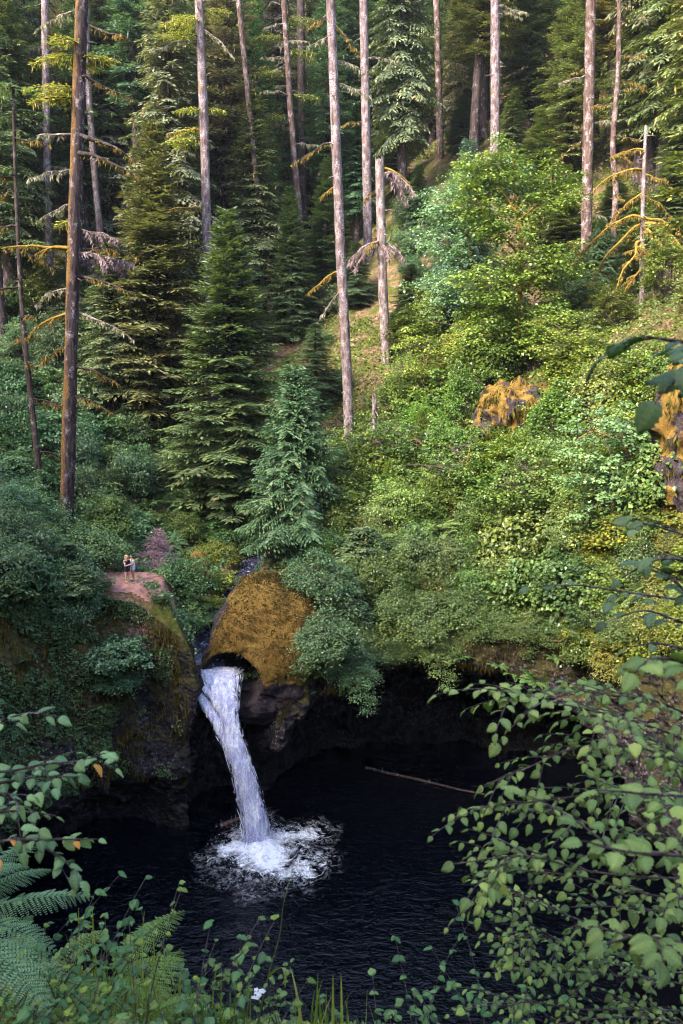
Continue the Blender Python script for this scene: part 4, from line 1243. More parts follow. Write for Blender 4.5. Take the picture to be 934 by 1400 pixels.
# ------------------------------------------------------------------ broad-leaved shrubs
def shrub_mesh(name, seed, R, ncl, per, leaf, mat, clr=0.45, droop=0.0, flat=.35, open_=0.0, stems=10, aspect=.75, stemmat='twig'):
    """clumps of small leaves on real stems; R = (rx, ry, h)"""
    rs = np.random.default_rng(seed)
    mb = MB(); sm = MB()
    rx, ry, h = R
    d = norm(rs.normal(0, 1, (ncl * 2, 3))); d[:, 2] = np.abs(d[:, 2]) * 1.0 - .12
    rad = rs.uniform(.45, 1.0, len(d)) ** .5
    C = d * rad[:, None] * [rx, ry, h * .62] + [0, 0, h * .36]
    C *= (1 + .55 * fbm(d * 2.2, 3, seed))[:, None]
    far_ = rs.uniform(size=len(C)) < .22
    C[far_] *= rs.uniform(1.05, 1.4, far_.sum())[:, None]
    if open_ > 0:
        C = C[fbm(C / max(R) * 3.2, 2, seed + 5) > -.5 + open_]
    C = C[:ncl]
    C[:, 2] = np.maximum(C[:, 2], .12)
    if droop:
        C[:, 2] -= droop * (np.hypot(C[:, 0], C[:, 1]) / max(rx, ry)) ** 2
    # stems
    ns = stems
    sb = rs.normal(0, .10, (ns, 2))
    for i, c in enumerate(C):
        if i % 3 and len(C) > 120:
            continue
        b = sb[i % ns]
        t = np.linspace(0, 1, 6)[:, None]
        p0 = np.array([b[0], b[1], -.3]); mid = np.array([c[0] * .35, c[1] * .35, c[2] * .65])
        Q = (1 - t) ** 2 * p0 + 2 * t * (1 - t) * mid + t ** 2 * c
        V, F = tube(Q, np.linspace(.022 * h / 2 + .01, .006, 6), 4); sm.add(V, F, 0, .5, True)
    n = len(C) * per
    ii = np.repeat(np.arange(len(C)), per)
    cr = clr * rs.uniform(.6, 1.35, len(C))
    q = rs.normal(0, .55, (n, 3)) * cr[ii][:, None] * [1, 1, flat]
    P = C[ii] + q
    P[:, 2] -= .35 * (q[:, 0] ** 2 + q[:, 1] ** 2) / np.maximum(cr[ii], .1)
    out = norm(np.c_[q[:, :2] + C[ii][:, :2] * .25, np.zeros(n)] + rs.normal(0, .05, (n, 3)))
    D = out + np.c_[rs.normal(0, .55, (n, 2)), -.35 + rs.normal(0, .25, n)]
    N = np.c_[rs.normal(0, .38, (n, 2)), np.ones(n)] + out * .35
    L = leaf * rs.uniform(.65, 1.3, n)
    V, F = leafq(P, D, N, L, L * aspect, .12)
    T = np.clip(.45 + rs.normal(0, .13, n) + rs.normal(0, .12, len(C))[ii], 0, .93)
    T[rs.uniform(size=n) < .006] = .99
    mb.add(V, F, 0, T)
    return sm.mesh(name + '_stems', BK[stemmat]), mb.mesh(name + '_foliage', mat), R


SH = {}
SH['fine1'] = shrub_mesh('fine1', 1, (1.6, 1.6, 2.2), 170, 46, .12, G['broad'], .42)
SH['fine2'] = shrub_mesh('fine2', 2, (1.9, 1.7, 1.9), 180, 46, .11, G['broad'], .40, .3)
SH['fine3'] = shrub_mesh('fine3', 3, (1.5, 1.5, 2.6), 160, 46, .12, G['broad'], .45, 0, .3, .2)
SH['big1'] = shrub_mesh('big1', 4, (1.8, 1.7, 2.4), 120, 34, .20, G['broad'], .5, 0, .25, .15, aspect=.95)
SH['big2'] = shrub_mesh('big2', 5, (2.1, 1.9, 2.0), 130, 34, .21, G['broad'], .55, .4, .22, .15, aspect=.95)
SH['hang1'] = shrub_mesh('hang1', 6, (1.9, 1.5, 1.6), 190, 50, .11, G['broad'], .40, 1.3, .5)
SH['hang2'] = shrub_mesh('hang2', 7, (2.2, 1.6, 1.7), 200, 48, .12, G['broad'], .42, 1.5, .45)
SH['tall1'] = shrub_mesh('tall1', 8, (1.7, 1.7, 4.4), 230, 40, .15, G['broad'], .5, 0, .3, .15, 7, aspect=.85)
SH['tuft'] = shrub_mesh('tuft', 9, (1.1, 1.1, 1.0), 70, 40, .13, G['broad'], .35)


def shrub(key, base, s, label, name='shrub', color=(1, 1, 1), rz=None, group=None, cat='shrub', sz=None, tilt=(0, 0)):
    sm, lm, R = SH[key]
    o = thing(name, label, cat, base, rng.uniform(0, 6.28) if rz is None else rz, group, (s, s, sz or s), *tilt)
    part('stem', sm, o)
    part('foliage', lm, o, color)
    return o


def leafy_tree(name, label, px, foot_py, D, ctrl, seed, ncl, per, leaf, color, r0=.22, clr=.7, cat='tree', mossy=True, flat=.28):
    """ctrl: limbs as lists of (px, py, dD); clumps are strung along the outer halves of the limbs"""
    rs = np.random.default_rng(seed)
    foot = at(px, foot_py, D)
    g = height(foot[0], foot[1])[0]
    root = thing(name, label, cat, foot)
    limbs = []
    for li in ctrl:
        P = np.array([at(a, b, D + dd) for a, b, dd in li]) - foot
        if np.linalg.norm(P[0]) < .6:
            P[0, 2] = min(P[0, 2], g - foot[2]) - .4
        Q = curve(P, 24)
        limbs.append(Q)
    for k, Q in enumerate(limbs):
        ra = r0 if k == 0 else r0 * .55
        V, F = tube(Q, np.linspace(ra, .03, 24), 9, seed + k, .25)
        mb = MB(); mb.add(V, F, 0, .5, True)
        b = part('trunk' if k == 0 else 'limb', mb.mesh(name + '_limb', BK['mosslimb' if mossy else 'dark']), root)
    C = []
    allq = np.concatenate([Q[7:] for Q in limbs])
    i = rs.integers(0, len(allq), ncl)
    C = allq[i] + rs.normal(0, 1, (ncl, 3)) * [1.15, 1.15, .8]
    n = ncl * per
    ii = np.repeat(np.arange(ncl), per)
    cr = clr * rs.uniform(.6, 1.35, ncl)
    q = rs.normal(0, .6, (n, 3)) * cr[ii][:, None] * [1, 1, flat]
    P = C[ii] + q; P[:, 2] -= .3 * (q[:, 0] ** 2 + q[:, 1] ** 2) / cr[ii]
    out = norm(np.c_[q[:, :2], np.zeros(n)] + 1e-3)
    Dd = out + np.c_[rs.normal(0, .6, (n, 2)), -.4 + rs.normal(0, .25, n)]
    N = np.c_[rs.normal(0, .4, (n, 2)), np.ones(n)] + out * .3
    L = leaf * rs.uniform(.6, 1.3, n)
    V, F = leafq(P, Dd, N, L, L * .95, .1)
    T = np.clip(.5 + rs.normal(0, .13, n) + rs.normal(0, .12, ncl)[ii], 0, .93)
    mb = MB(); mb.add(V, F, 0, T)
    # twigs from the limbs to the clumps
    tw = MB()
    for c, k in zip(C[::2], i[::2]):
        tw.add(*tube(np.array([allq[k], (allq[k] + c) / 2 + [0, 0, .1], c]), [.035, .022, .01], 4), 0, .5, True)
    part('twigs', tw.mesh(name + '_twigs', BK['twig']), root)
    part('crown', mb.mesh(name + '_crown', G['broad']), root, color)
    return root


leafy_tree('maple', 'large yellow-green maple with mossy limbs above the golden moss outcrop', 705, 500, 70,
           [[(705, 500, 0), (710, 430, 0), (712, 350, .5), (705, 270, .5), (700, 200, 0)], [(709, 440, 0), (680, 400, -1), (650, 380, -1.5)], [(711, 400, 0), (740, 370, -1), (760, 350, 0)], [(711, 350, 0), (670, 300, -.5), (650, 270, 0)], [(710, 300, 0), (745, 270, 0), (755, 240, .5)],
            [(707, 470, 0), (740, 440, -1.5), (765, 430, -1)], [(707, 470, 0), (670, 460, -1.5), (640, 450, -1)], [(706, 290, 0), (672, 240, .5), (665, 215, .5)]], 301, 420, 60, .24, (1.7, 1.75, .75), .2, .75)
leafy_tree('alder', 'pale blue-green leafy tree leaning against the cedar left of the maple', 640, 440, 74,
           [[(640, 440, 0), (645, 380, 0), (640, 300, 0), (650, 230, 0)], [(643, 380, 0), (615, 340, -1), (605, 320, -1)], [(642, 330, 0), (615, 290, -.5), (612, 270, 0)], [(643, 400, 0), (615, 390, -1), (605, 400, -1)], [(643, 290, 0), (680, 250, .5), (690, 230, .5)]], 302, 230, 55, .22, (1.5, 1.9, 2.6), .14, .8)
leafy_tree('vine_maple', 'arching blue-green vine maple on the right slope below the golden moss outcrop', 860, 690, 50,
           [[(872, 690, 0), (872, 650, 0), (850, 610, -.3), (815, 590, -.5), (790, 600, -.8)], [(865, 625, 0), (840, 585, 0), (800, 575, .3)], [(850, 650, 0), (825, 640, -.5), (790, 660, -1)], [(868, 640, 0), (880, 600, .3), (870, 575, .6)], [(835, 645, -.4), (830, 670, -.8), (840, 690, -1)]], 303, 150, 50, .19, (1.5, 1.9, 1.9), .10, .5, 'tree')

for k_, (px_, py_, D_, w_, h_, c_, lab_) in enumerate([
        (585, 560, 63, 60, 90, (1.6, 1.65, .65), 'yellow-green vine maple on the sunny slope left of the golden moss outcrop'),
        (795, 525, 62, 70, 75, (1.7, 1.55, .7), 'spreading light green maple up and right of the golden moss outcrop'),
        (640, 690, 56, 75, 80, (1.35, 1.45, .8), 'round fresh green maple in the middle of the leafy slope'),
        (735, 720, 55, 75, 90, (1.3, 1.45, .8), 'layered green maple right of the middle of the leafy slope'),
        (545, 650, 61, 55, 70, (1.1, 1.3, .75), 'small green maple just right of the slim grey stump'),
        (905, 535, 56, 50, 60, (1.75, 1.6, .55), 'yellow-leaved maple beneath the mossy dead tree')]):
    g_ = ground_hit(px_, py_); D_ = float(g_[1]) if g_ is not None else D_
    leafy_tree('vine_maple', lab_, px_, py_, D_, [[(px_, py_, 0), (px_ - 4, py_ - h_ * .5, -.4), (px_ + 3, py_ - h_, -.6)], [(px_ - 2, py_ - h_ * .3, -.2), (px_ - w_ * .35, py_ - h_ * .6, -.8), (px_ - w_ * .6, py_ - h_ * .65, -1.2)],
               [(px_ + 1, py_ - h_ * .35, -.3), (px_ + w_ * .35, py_ - h_ * .7, -.6), (px_ + w_ * .6, py_ - h_ * .6, -1.0)], [(px_, py_ - h_ * .5, -.4), (px_ - w_ * .2, py_ - h_ * .85, .2), (px_ - w_ * .35, py_ - h_ * 1.0, .3)]],
               330 + k_, 95, 50, .17, c_, .08, .55, flat=.22)

# hand-placed shrubs
def gshrub(key, px, py, s, label, color=(1, 1, 1), name='shrub', lift=0.0, **kw):
    p = ground_hit(px, py)
    if p is None:
        p = at(px, py, 46)
    p = p + [0, 0, lift - .15]
    return shrub(key, p, s, label, name, color, **kw)


def wshrub(key, px, py, D, s, label, color=(1, 1, 1), name='shrub', **kw):
    return shrub(key, at(px, py, D), s, label, name, color, **kw)


gshrub('fine1', 125, 770, 1.25, 'rounded dark green bush behind the two people', (.9, 1.2, 1.0))
gshrub('tall1', 150, 750, 1.0, 'tall bush with bright leafy top directly behind the people', (1.1, 1.3, .8))
gshrub('fine3', 248, 815, 1.15, 'dark green bush at the cliff brink right of the dirt clearing', (.8, 1.2, .9))
gshrub('fine2', 252, 855, .85, 'lower bush hanging on the cliff brink beside the stream notch', (.8, 1.15, .8))
wshrub('big2', 158, 905, 45.6, .80, 'pale blue-green large-leaved bush clinging to the cliff below the people', (.95, 1.3, 1.5))
wshrub('big1', 162, 945, 45.0, .62, 'lower part of the pale large-leaved growth hanging on the cliff', (.75, 1.15, 1.3), sz=.55)
gshrub('tuft', 285, 830, 1.1, 'yellow-green low plants in the stream gully beside the boulder', (2.2, 1.8, .6))
gshrub('tuft', 300, 800, 1.2, 'bright low greenery along the top of the stream gully', (2.0, 1.8, .6))
gshrub('fine2', 292, 770, 1.0, 'yellow-leaved bush at the head of the stream gully', (2.0, 1.7, .6))
wshrub('hang1', 447, 876, 46.2, 1.2, 'grey-green bush spilling over the rock right of the boulder', (1.15, 1.35, 1.35))
wshrub('hang2', 475, 915, 47.0, .85, 'lowest grey-green bush drooping over the dark rock hollow', (1.0, 1.3, 1.3))
wshrub('hang2', 428, 795, 50.0, 1.2, 'grey-green bush growing on the back of the ochre boulder', (1.05, 1.3, 1.35))
for i, (px, py, D, s, lab) in enumerate([(545, 838, 50.2, 1.0, 'olive bush on the hollow brink, nearest the grey-green drooping bush'), (590, 852, 49.8, 1.1, 'olive bush over the middle of the dark hollow with leaves hanging past the brink'),
                                         (640, 840, 50.0, 1.1, 'dense olive bush overhanging the dark hollow left of its highest point'), (690, 850, 49.6, .9, 'olive bush above the ferny dark rock, right of the dense overhanging one'), (735, 838, 49.6, 1.0, 'last olive bush along the hollow brink toward the hazel branches')]):
    wshrub(['hang1', 'hang2'][i % 2], px, py, D, s, lab, (1.15, 1.25, .85))

rsB = np.random.default_rng(55)
for dgr in np.arange(26, 110, 5.2):
    i_ = int(np.argmin(np.abs(T_DEG - dgr))); p_ = T_G[i_, 2].copy()
    if p_[0] < -2.2:
        continue
    k_ = ['hang1', 'hang2', 'fine2'][rsB.integers(3)]; s_ = rsB.uniform(.6, .95)
    o_ = shrub(k_, p_ + [0, rsB.uniform(-.2, .8), rsB.uniform(-.5, .1)], s_, 'x', 'shrub', np.array([1.1, 1.2, .85]) * rsB.uniform(.7, 1.2), None, 'shrubs filling the slopes')
    FILL.append((o_, 'drooping brink bush', 'shrub', *project(p_)))

for k_, (px_, py_, s_, lab_) in enumerate([(141, 800, .45, 'small weedy tuft at the trail end of the dirt clearing'), (218, 818, .5, 'weedy tuft on the brink at the falls side of the dirt clearing'), (160, 826, .4, 'weedy tuft on the brink just below the people'),
                                    (207, 800, .4, 'little tuft between the people and the dark green brink bush'), (176, 776, .5, 'low leafy tuft right behind the feet of the people')]):
    gshrub('tuft', px_, py_, s_, lab_, (1.0, 1.2, .8))

# dead purple-grey shrub
def dead_shrub(px, py, D, H, R, seed, label):
    rs = np.random.default_rng(seed)
    b = at(px, py, D); b[2] = height(b[0], b[1])[0]
    root = thing('dead_shrub', label, 'shrub', b)
    mb = MB(); V, F = tube([[0, 0, -.2], [.05, 0, H * .5], [0, 0, H]], [.06, .04, .01], 8); mb.add(V, F, 0, .5, True)
    part('stem', mb.mesh('dead_stem', BK['brown']), root)
    mb = MB()
    for k in range(130):
        z = H * rs.uniform(.12, .97); a = rs.uniform(0, 2 * PI); L = R * (1 - (z / H) ** 1.6) * rs.uniform(.5, 1.1) + .15
        t = np.linspace(0, 1, 5)[:, None]
        Q = np.array([0, 0, z]) + np.array([math.cos(a), math.sin(a), .35]) * L * t; Q[:, 2] -= .35 * L * t[:, 0] ** 2
        mb.add(*tube(Q, np.linspace(.018, .005, 5), 3), 0, rs.uniform(.3, .9))
        m = int(26 * L)
        f = rs.uniform(.15, 1, m)[:, None]
        P = np.array([0, 0, z]) + np.array([math.cos(a), math.sin(a), .35]) * L * f; P[:, 2] -= .35 * L * f[:, 0] ** 2
        mb.add(*leafq(P, rs.normal(0, 1, (m, 3)) + np.array([math.cos(a), math.sin(a), .1]), rs.normal(0, 1, (m, 3)), rs.uniform(.15, .4, m), .022), 0, rs.uniform(.2, 1, m))
    part('twigs', mb.mesh('dead_twigs', G['deadtwig']), root, (1, .82, 1))


dead_shrub(216, 752, 53.8, 4.0, 2.0, 61, 'leafless purple-grey shrub standing behind the dirt clearing')

# ------------------------------------------------------------------ ferns
def fern_mesh(name, seed, nf, L, npin, wid=.18, elev=(.5, 1.1), mat=None):
    rs = np.random.default_rng(seed)
    mb = MB()
    for k in range(nf):
        a = k * 2 * PI / nf + rs.normal(0, .25); e = rs.uniform(*elev); l = L * rs.uniform(.7, 1.1)
        d = np.array([math.cos(a), math.sin(a), 0]); s = np.array([-d[1], d[0], 0])
        t = np.linspace(0, 1, npin + 4)
        ang = e - 1.5 * t ** 1.2
        C = np.cumsum(np.c_[np.cos(ang)[:, None] * d[None, :2], np.sin(ang)] * l / len(t), 0)
        mb.add(*tube(C[::3], np.linspace(.010, .003, len(C[::3])) * L, 3), 0, .3)
        for sg in (-1, 1):
            C2 = C[3:]; t2 = t[3:]
            w = wid * l * np.sin(np.clip(.15 + .85 * t2, 0, 1) * PI) ** .8 * 1.1 + .01
            D = s * sg + d * .35 + np.array([0, 0, -.25]) + rs.normal(0, .08, C2.shape)
            nn = np.c_[-np.sin(ang[3:])[:, None] * d[None, :2], np.cos(ang[3:])] + rs.normal(0, .15, C2.shape)
            mb.add(*leafq(C2, D, nn, w, l / npin * 1.0, .1), 0, np.clip(rs.normal(.5, .15, len(C2)), 0, 1))
    return mb.mesh(name, mat or G['fern'])


FERN = [fern_mesh('fern_a', 1, 14, 1.0, 26), fern_mesh('fern_b', 2, 11, .9, 24), fern_mesh('fern_c', 3, 16, .8, 22)]


def filler(o, desc, cat, p):
    px, py = project(p)
    FILL.append((o, desc, cat, px, py))


def wall_point(degv, frac):
    i = int(np.argmin(np.abs(T_DEG - degv)))
    j = int(frac * (T_W.shape[1] - 1))
    return T_W[i, j].copy()


rsF = np.random.default_rng(77)
for k in range(34):
    dg = rsF.uniform(139, 205); fr = rsF.uniform(.04, .45)
    p = wall_point(dg, fr)
    o = thing('fern', 'fern', 'fern', p, rsF.uniform(0, 6.28), 'ferns on the rock walls', (s_ := rsF.uniform(.8, 1.5), s_, s_), rsF.uniform(-.3, .3), .5)
    part('fronds', FERN[k % 3], o, (.75, 1.0, .8))
    filler(o, 'cliff fern', 'fern', p)
for k in range(44):
    dg = rsF.uniform(28, 102); fr = rsF.uniform(.01, .20)
    p = wall_point(dg, fr)
    o = thing('fern', 'fern', 'fern', p, rsF.uniform(0, 6.28), 'ferns on the rock walls', (s_ := rsF.uniform(.7, 1.3), s_, s_), rsF.uniform(.1, .6), 0)
    part('fronds', FERN[k % 3], o, (.85, 1.1, .7))
    filler(o, 'brink fern', 'fern', p)

# ------------------------------------------------------------------ shrub fill by place
def fill_shrubs(x0, x1, y0, y1, nx, ny, keys, sc, color, desc, seed, jit=.8, reject=None, name='shrub'):
    rs = np.random.default_rng(seed)
    for i in range(nx):
        for j in range(ny):
            px = x0 + (i + .5 + rs.uniform(-.5, .5) * jit) * (x1 - x0) / nx
            py = y0 + (j + .5 + rs.uniform(-.5, .5) * jit) * (y1 - y0) / ny
            if reject and reject(px, py):
                continue
            p = ground_hit(px, py)
            if p is None or p[1] > 140:
                continue
            if 55 < px < 130 and 655 < py < 800 and p[1] < 58:
                continue
            if abs(px - 178) < 62 and 765 < py < 930 and p[1] < 50.5:
                continue
            if math.hypot((p[0] + 12.6) / 3.6, (p[1] - 49.8) / 3.2) < 1 or (chan_dist(p[:1], p[1:2])[0][0] < 1.2 and p[1] < 51.5):
                continue
            s = rs.uniform(*sc)
            c = np.array(color) * rs.uniform(.65, 1.35) * np.array([rs.uniform(.82, 1.25), 1, rs.uniform(.8, 1.3)])
            key = keys[rs.integers(len(keys))]
            o = shrub(key, p - [0, 0, .2], s, 'x', name, c, rs.uniform(0, 6.28), 'shrubs filling the slopes', sz=s * rs.uniform(.75, 1.5), tilt=(rs.uniform(0, .3), rs.normal(0, .12)))
            filler(o, desc, 'shrub', p + [0, 0, SH[key][2][2] * s * .5])


near_outcrop = lambda px, py: (655 < px < 770 and 525 < py < 640) or (px > 800 and py < 525)
fill_shrubs(535, 934, 455, 600, 10, 5, ['fine1', 'fine3', 'big1', 'tall1'], (.8, 1.5), (1.5, 1.62, .6), 'yellow-green bush', 401, reject=near_outcrop)  # tint brightened and yellowed to stand for sun on the upper slope
fill_shrubs(430, 900, 610, 720, 11, 4, ['fine1', 'tall1', 'fine3', 'big1'], (.7, 1.35), (1.35, 1.5, .66), 'fresh green bush', 402)
fill_shrubs(440, 900, 715, 830, 10, 4, ['fine1', 'fine3', 'big2', 'hang1'], (.65, 1.2), (1.15, 1.3, .75), 'olive green bush', 403)  # duller olive tint stands for the less lit lower slope
fill_shrubs(780, 960, 690, 930, 5, 6, ['tuft', 'fine2', 'big1'], (.6, 1.0), (1.7, 1.5, .55), 'yellowish low bush', 404)
fill_shrubs(0, 150, 640, 850, 5, 7, ['fine1', 'big1', 'fine2', 'fine3'], (.7, 1.1), (.85, 1.2, 1.05), 'bluish green bush', 405)  # cooler, darker tint carries the shade of the left slope
fill_shrubs(100, 330, 560, 740, 7, 5, ['fine1', 'big1', 'fine3'], (.8, 1.3), (.9, 1.25, 1.1), 'cool green bush', 406)
fill_shrubs(250, 480, 620, 760, 6, 4, ['fine1', 'fine2', 'big2'], (.7, 1.1), (.95, 1.2, .75), 'dark green bush', 407, reject=lambda a, b: 360 < a < 450 and b > 700)
fill_shrubs(740, 945, 300, 455, 6, 4, ['fine1', 'fine3', 'tall1'], (.8, 1.3), (1.15, 1.15, .6), 'shaded olive bush', 411, reject=lambda a, b: 850 < a < 910 and b > 400)
fill_shrubs(0, 300, 385, 545, 7, 4, ['fine3', 'big1', 'tall1'], (.9, 1.5), (.95, 1.1, .9), 'dim understory bush', 412)
fill_shrubs(300, 470, 410, 560, 4, 3, ['fine3', 'fine1'], (.8, 1.3), (.9, 1.1, .8), 'shaded gap bush', 413)
fill_shrubs(540, 660, 300, 450, 4, 4, ['fine1', 'fine3'], (.9, 1.4), (.8, 1.05, .8), 'dim green bush', 408)
fill_shrubs(0, 130, 520, 650, 4, 3, ['fine3', 'big1'], (1.0, 1.6), (.9, 1.25, 1.15), 'pale bluish bush', 409)
def fill_ferns(x0, x1, y0, y1, n, sc, color, desc, seed):
    rs = np.random.default_rng(seed)
    for k in range(n):
        px, py = rs.uniform(x0, x1), rs.uniform(y0, y1)
        p = ground_hit(px, py)
        if 130 < px < 265 and 760 < py < 890:
            continue
        if p is None or p[1] > 80 or math.hypot((p[0] + 12.6) / 3.2, (p[1] - 49.8) / 2.8) < 1:
            continue
        s_ = rs.uniform(*sc)
        o = thing('fern', 'x', 'fern', p + [0, -.3, rs.uniform(.2, .9)], rs.uniform(0, 6.28), 'ferns on the slopes', (s_, s_, s_), .35, 0)
        part('fronds', FERN[k % 3], o, np.array(color) * rs.uniform(.8, 1.25))
        filler(o, desc, 'fern', p)


fill_ferns(470, 930, 560, 860, 60, (1.3, 2.2), (1.2, 1.2, .8), 'slope fern', 421)
fill_ferns(0, 300, 640, 880, 34, (1.1, 1.8), (.9, 1.1, .95), 'shaded fern', 422)

# ------------------------------------------------------------------ forest fill
def fill_forest():
    rs = np.random.default_rng(909)
    pts = []
    keys = ['fir1', 'fir2', 'fir3', 'fir4', 'spruce2', 'hemlock1', 'fir2', 'fir4']
    taken = [gbase(px, D)[:2] for px, D in [(318, 69), (222, 80), (352, 96), (572, 97), (618, 103), (447, 96), (400, 92), (590, 128), (470, 120), (540, 114), (632, 84), (650, 122), (722, 112), (790, 92), (868, 84)]]
    tries = 0
    while len(pts) < 285 and tries < 90000:
        tries += 1
        D = 78 + 140 * rs.uniform() ** 1.1
        px = rs.uniform(-60, 990)
        b = gbase(px, D)
        # keep the open litter slope and the view to the maple and the snag clear
        if D < 100 and 440 < px < 790:
            continue
        if D < 90 and 240 < px < 800:
            continue
        if any(abs(px - a) < w_ and D < d_ for a, d_, w_ in [(602, 118, 42), (677, 102, 50), (803, 96, 45), (842, 93, 42), (390, 104, 45), (405, 104, 35), (280, 90, 48), (68, 96, 45), (498, 104, 50), (340, 98, 30), (882, 80, 60), (128, 97, 20)]):
            continue
        if 720 < px < 765 and D < 175:
            continue
        mind = 3.9 if D < 130 else 4.5
        if any((b[0] - q[0]) ** 2 + (b[1] - q[1]) ** 2 < mind ** 2 for q in pts) or any((b[0] - q[0]) ** 2 + (b[1] - q[1]) ** 2 < 16 for q in taken):
            continue
        py_base = project(b)[1]
        if project(b + [0, 0, 34])[1] > 1400 or py_base < -30:
            continue
        pts.append(b)
    for b in pts:
        key = keys[rs.integers(len(keys))]
        H = rs.uniform(30, 50) if rs.uniform() < .7 else rs.uniform(16, 28)
        R = rs.uniform(4.0, 6.2) if H > 29 else rs.uniform(3.2, 4.6)
        c = np.array([rs.uniform(.75, 1.35), rs.uniform(.85, 1.3), rs.uniform(.8, 1.25)])
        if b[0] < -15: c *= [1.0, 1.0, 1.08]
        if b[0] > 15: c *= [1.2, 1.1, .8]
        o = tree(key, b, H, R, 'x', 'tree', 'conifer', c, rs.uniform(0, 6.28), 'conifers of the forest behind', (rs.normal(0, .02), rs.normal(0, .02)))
        filler(o, {'fir1': 'full fir', 'fir2': 'high-crowned fir', 'fir3': 'bare-stemmed fir', 'fir4': 'drooping hemlock', 'spruce2': 'dense spruce', 'hemlock1': 'soft hemlock'}[key], 'tree', b + [0, 0, H * .45])


fill_forest()

# ------------------------------------------------------------------ ground cover (uncountable)
def inside_rim(x, y, m=.1):
    return np.hypot(x - C0[0], y - C0[1]) < rim_r(np.arctan2(y - C0[1], x - C0[0])) + m


def ground_cover():
    rs = np.random.default_rng(515)
    n = 420000
    D = np.exp(rs.uniform(math.log(20), math.log(125), n))
    a = rs.uniform(-.55, .55, n)
    x = D * np.tan(a); y = D
    P0 = np.stack([x, y, 0 * x], -1)
    dens = fbm(P0 / 3.5, 3, 601)
    bare = fbm(P0 / 7.0, 3, 602) - .15 * (D > 80)
    ok = ~inside_rim(x, y, -.3) & ((dens > -.45) | (D < 72))
    ok &= ~((D > 74) & (bare < .02) & (x > -6) & (x < 24))
    ok &= np.hypot((x + 12.6) / 2.9, (y - 49.7) / 2.5) > 1
    cd, _ = chan_dist(x, y)
    ok &= (cd > 1.3) | (y > 70)
    x, y, D, dens, P0 = x[ok], y[ok], D[ok], dens[ok], P0[ok]
    n = len(x)
    z = height(x, y)
    hgt = (.35 + 1.25 * np.clip(dens + .35, 0, 1) * (1 + .6 * fbm(P0 / 1.1, 2, 604))) * rs.uniform(0, 1, n) ** .6
    P = np.stack([x, y, z + hgt], -1)
    Dd = np.c_[rs.normal(0, 1, (n, 2)), -.3 + rs.normal(0, .3, n)]
    N = np.c_[rs.normal(0, .4, (n, 2)), np.ones(n)] + [-.0, -.35, 0]
    L = (.10 + .0018 * D) * rs.uniform(.6, 1.4, n)
    V, F = leafq(P, Dd, N, L, L * .7, .12)
    mb = MB()
    T = np.clip(.42 + rs.normal(0, .15, n) + .25 * fbm(P0 / 2.0, 2, 603), 0, .93)
    T[rs.uniform(size=n) < .01] = .99
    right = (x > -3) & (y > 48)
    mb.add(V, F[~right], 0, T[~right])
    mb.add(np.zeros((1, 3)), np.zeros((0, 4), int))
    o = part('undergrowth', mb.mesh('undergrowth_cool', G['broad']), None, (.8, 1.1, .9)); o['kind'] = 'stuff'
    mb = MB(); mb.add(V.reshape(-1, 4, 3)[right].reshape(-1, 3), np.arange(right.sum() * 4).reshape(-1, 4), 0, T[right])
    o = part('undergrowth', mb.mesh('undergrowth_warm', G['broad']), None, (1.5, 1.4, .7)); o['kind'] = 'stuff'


ground_cover()


def wall_moss():
    rs = np.random.default_rng(616)
    mb = MB()
    sel = np.where((T_DEG > 132) & (T_DEG < 222))[0]
    n = 40000
    i = sel[rs.integers(0, len(sel), n)]; j = (rs.uniform(0, 1, n) ** 1.7 * .62 * (T_W.shape[1] - 1)).astype(int)
    P = T_W[i, j]
    k = fbm(P / np.array([1.2, 1.2, 4.0]), 3, 611) > -.02
    P = P[k]
    rad = norm(np.c_[C0[None] - P[:, :2], np.zeros(len(P))])
    P = P + rad * .06
    V, F = strands(P, rs.uniform(.15, .6, len(P)), rs.uniform(.03, .09, len(P)), rs, .2)
    mb.add(V, F, 0, rs.uniform(0, .55, len(P)))
    sel = np.where((T_DEG > 24) & (T_DEG < 116))[0]
    n = 9000
    i = sel[rs.integers(0, len(sel), n)]; j = (rs.uniform(0, 1, n) ** 1.5 * .16 * (T_W.shape[1] - 1)).astype(int)
    P = T_W[i, j]
    V, F = strands(P, rs.uniform(.1, .5, n), rs.uniform(.02, .06, n), rs, .15)
    mb.add(V, F, 0, rs.uniform(0, .25, n))
    o = part('hanging_moss', mb.mesh('hanging_moss', G['moss']), None, (.75, .8, .7)); o['kind'] = 'stuff'
    # small leaves rooted on the left cliff
    sel = np.where((T_DEG > 134) & (T_DEG < 215))[0]
    n = 70000
    i = sel[rs.integers(0, len(sel), n)]; j = (rs.uniform(0, 1, n) ** 1.4 * .62 * (T_W.shape[1] - 1)).astype(int)
    P = T_W[i, j]
    P = P[fbm(P / 1.5, 3, 613) > .02]
    n = len(P)
    rad = norm(np.c_[C0[None] - P[:, :2], np.zeros(n)])
    P = P + rad * rs.uniform(.03, .35, n)[:, None]
    D = rad * .7 + rs.normal(0, .5, (n, 3)) + [0, 0, -.4]
    V, F = leafq(P, D, rad + [0, 0, .9] + rs.normal(0, .35, (n, 3)), rs.uniform(.09, .22, n), rs.uniform(.06, .14, n))
    mb = MB(); mb.add(V, F, 0, np.clip(rs.normal(.42, .18, n), 0, .93))
    o = part('cliff_plants', mb.mesh('cliff_plants', G['broad']), None, (.85, 1.05, .75)); o['kind'] = 'stuff'


wall_moss()

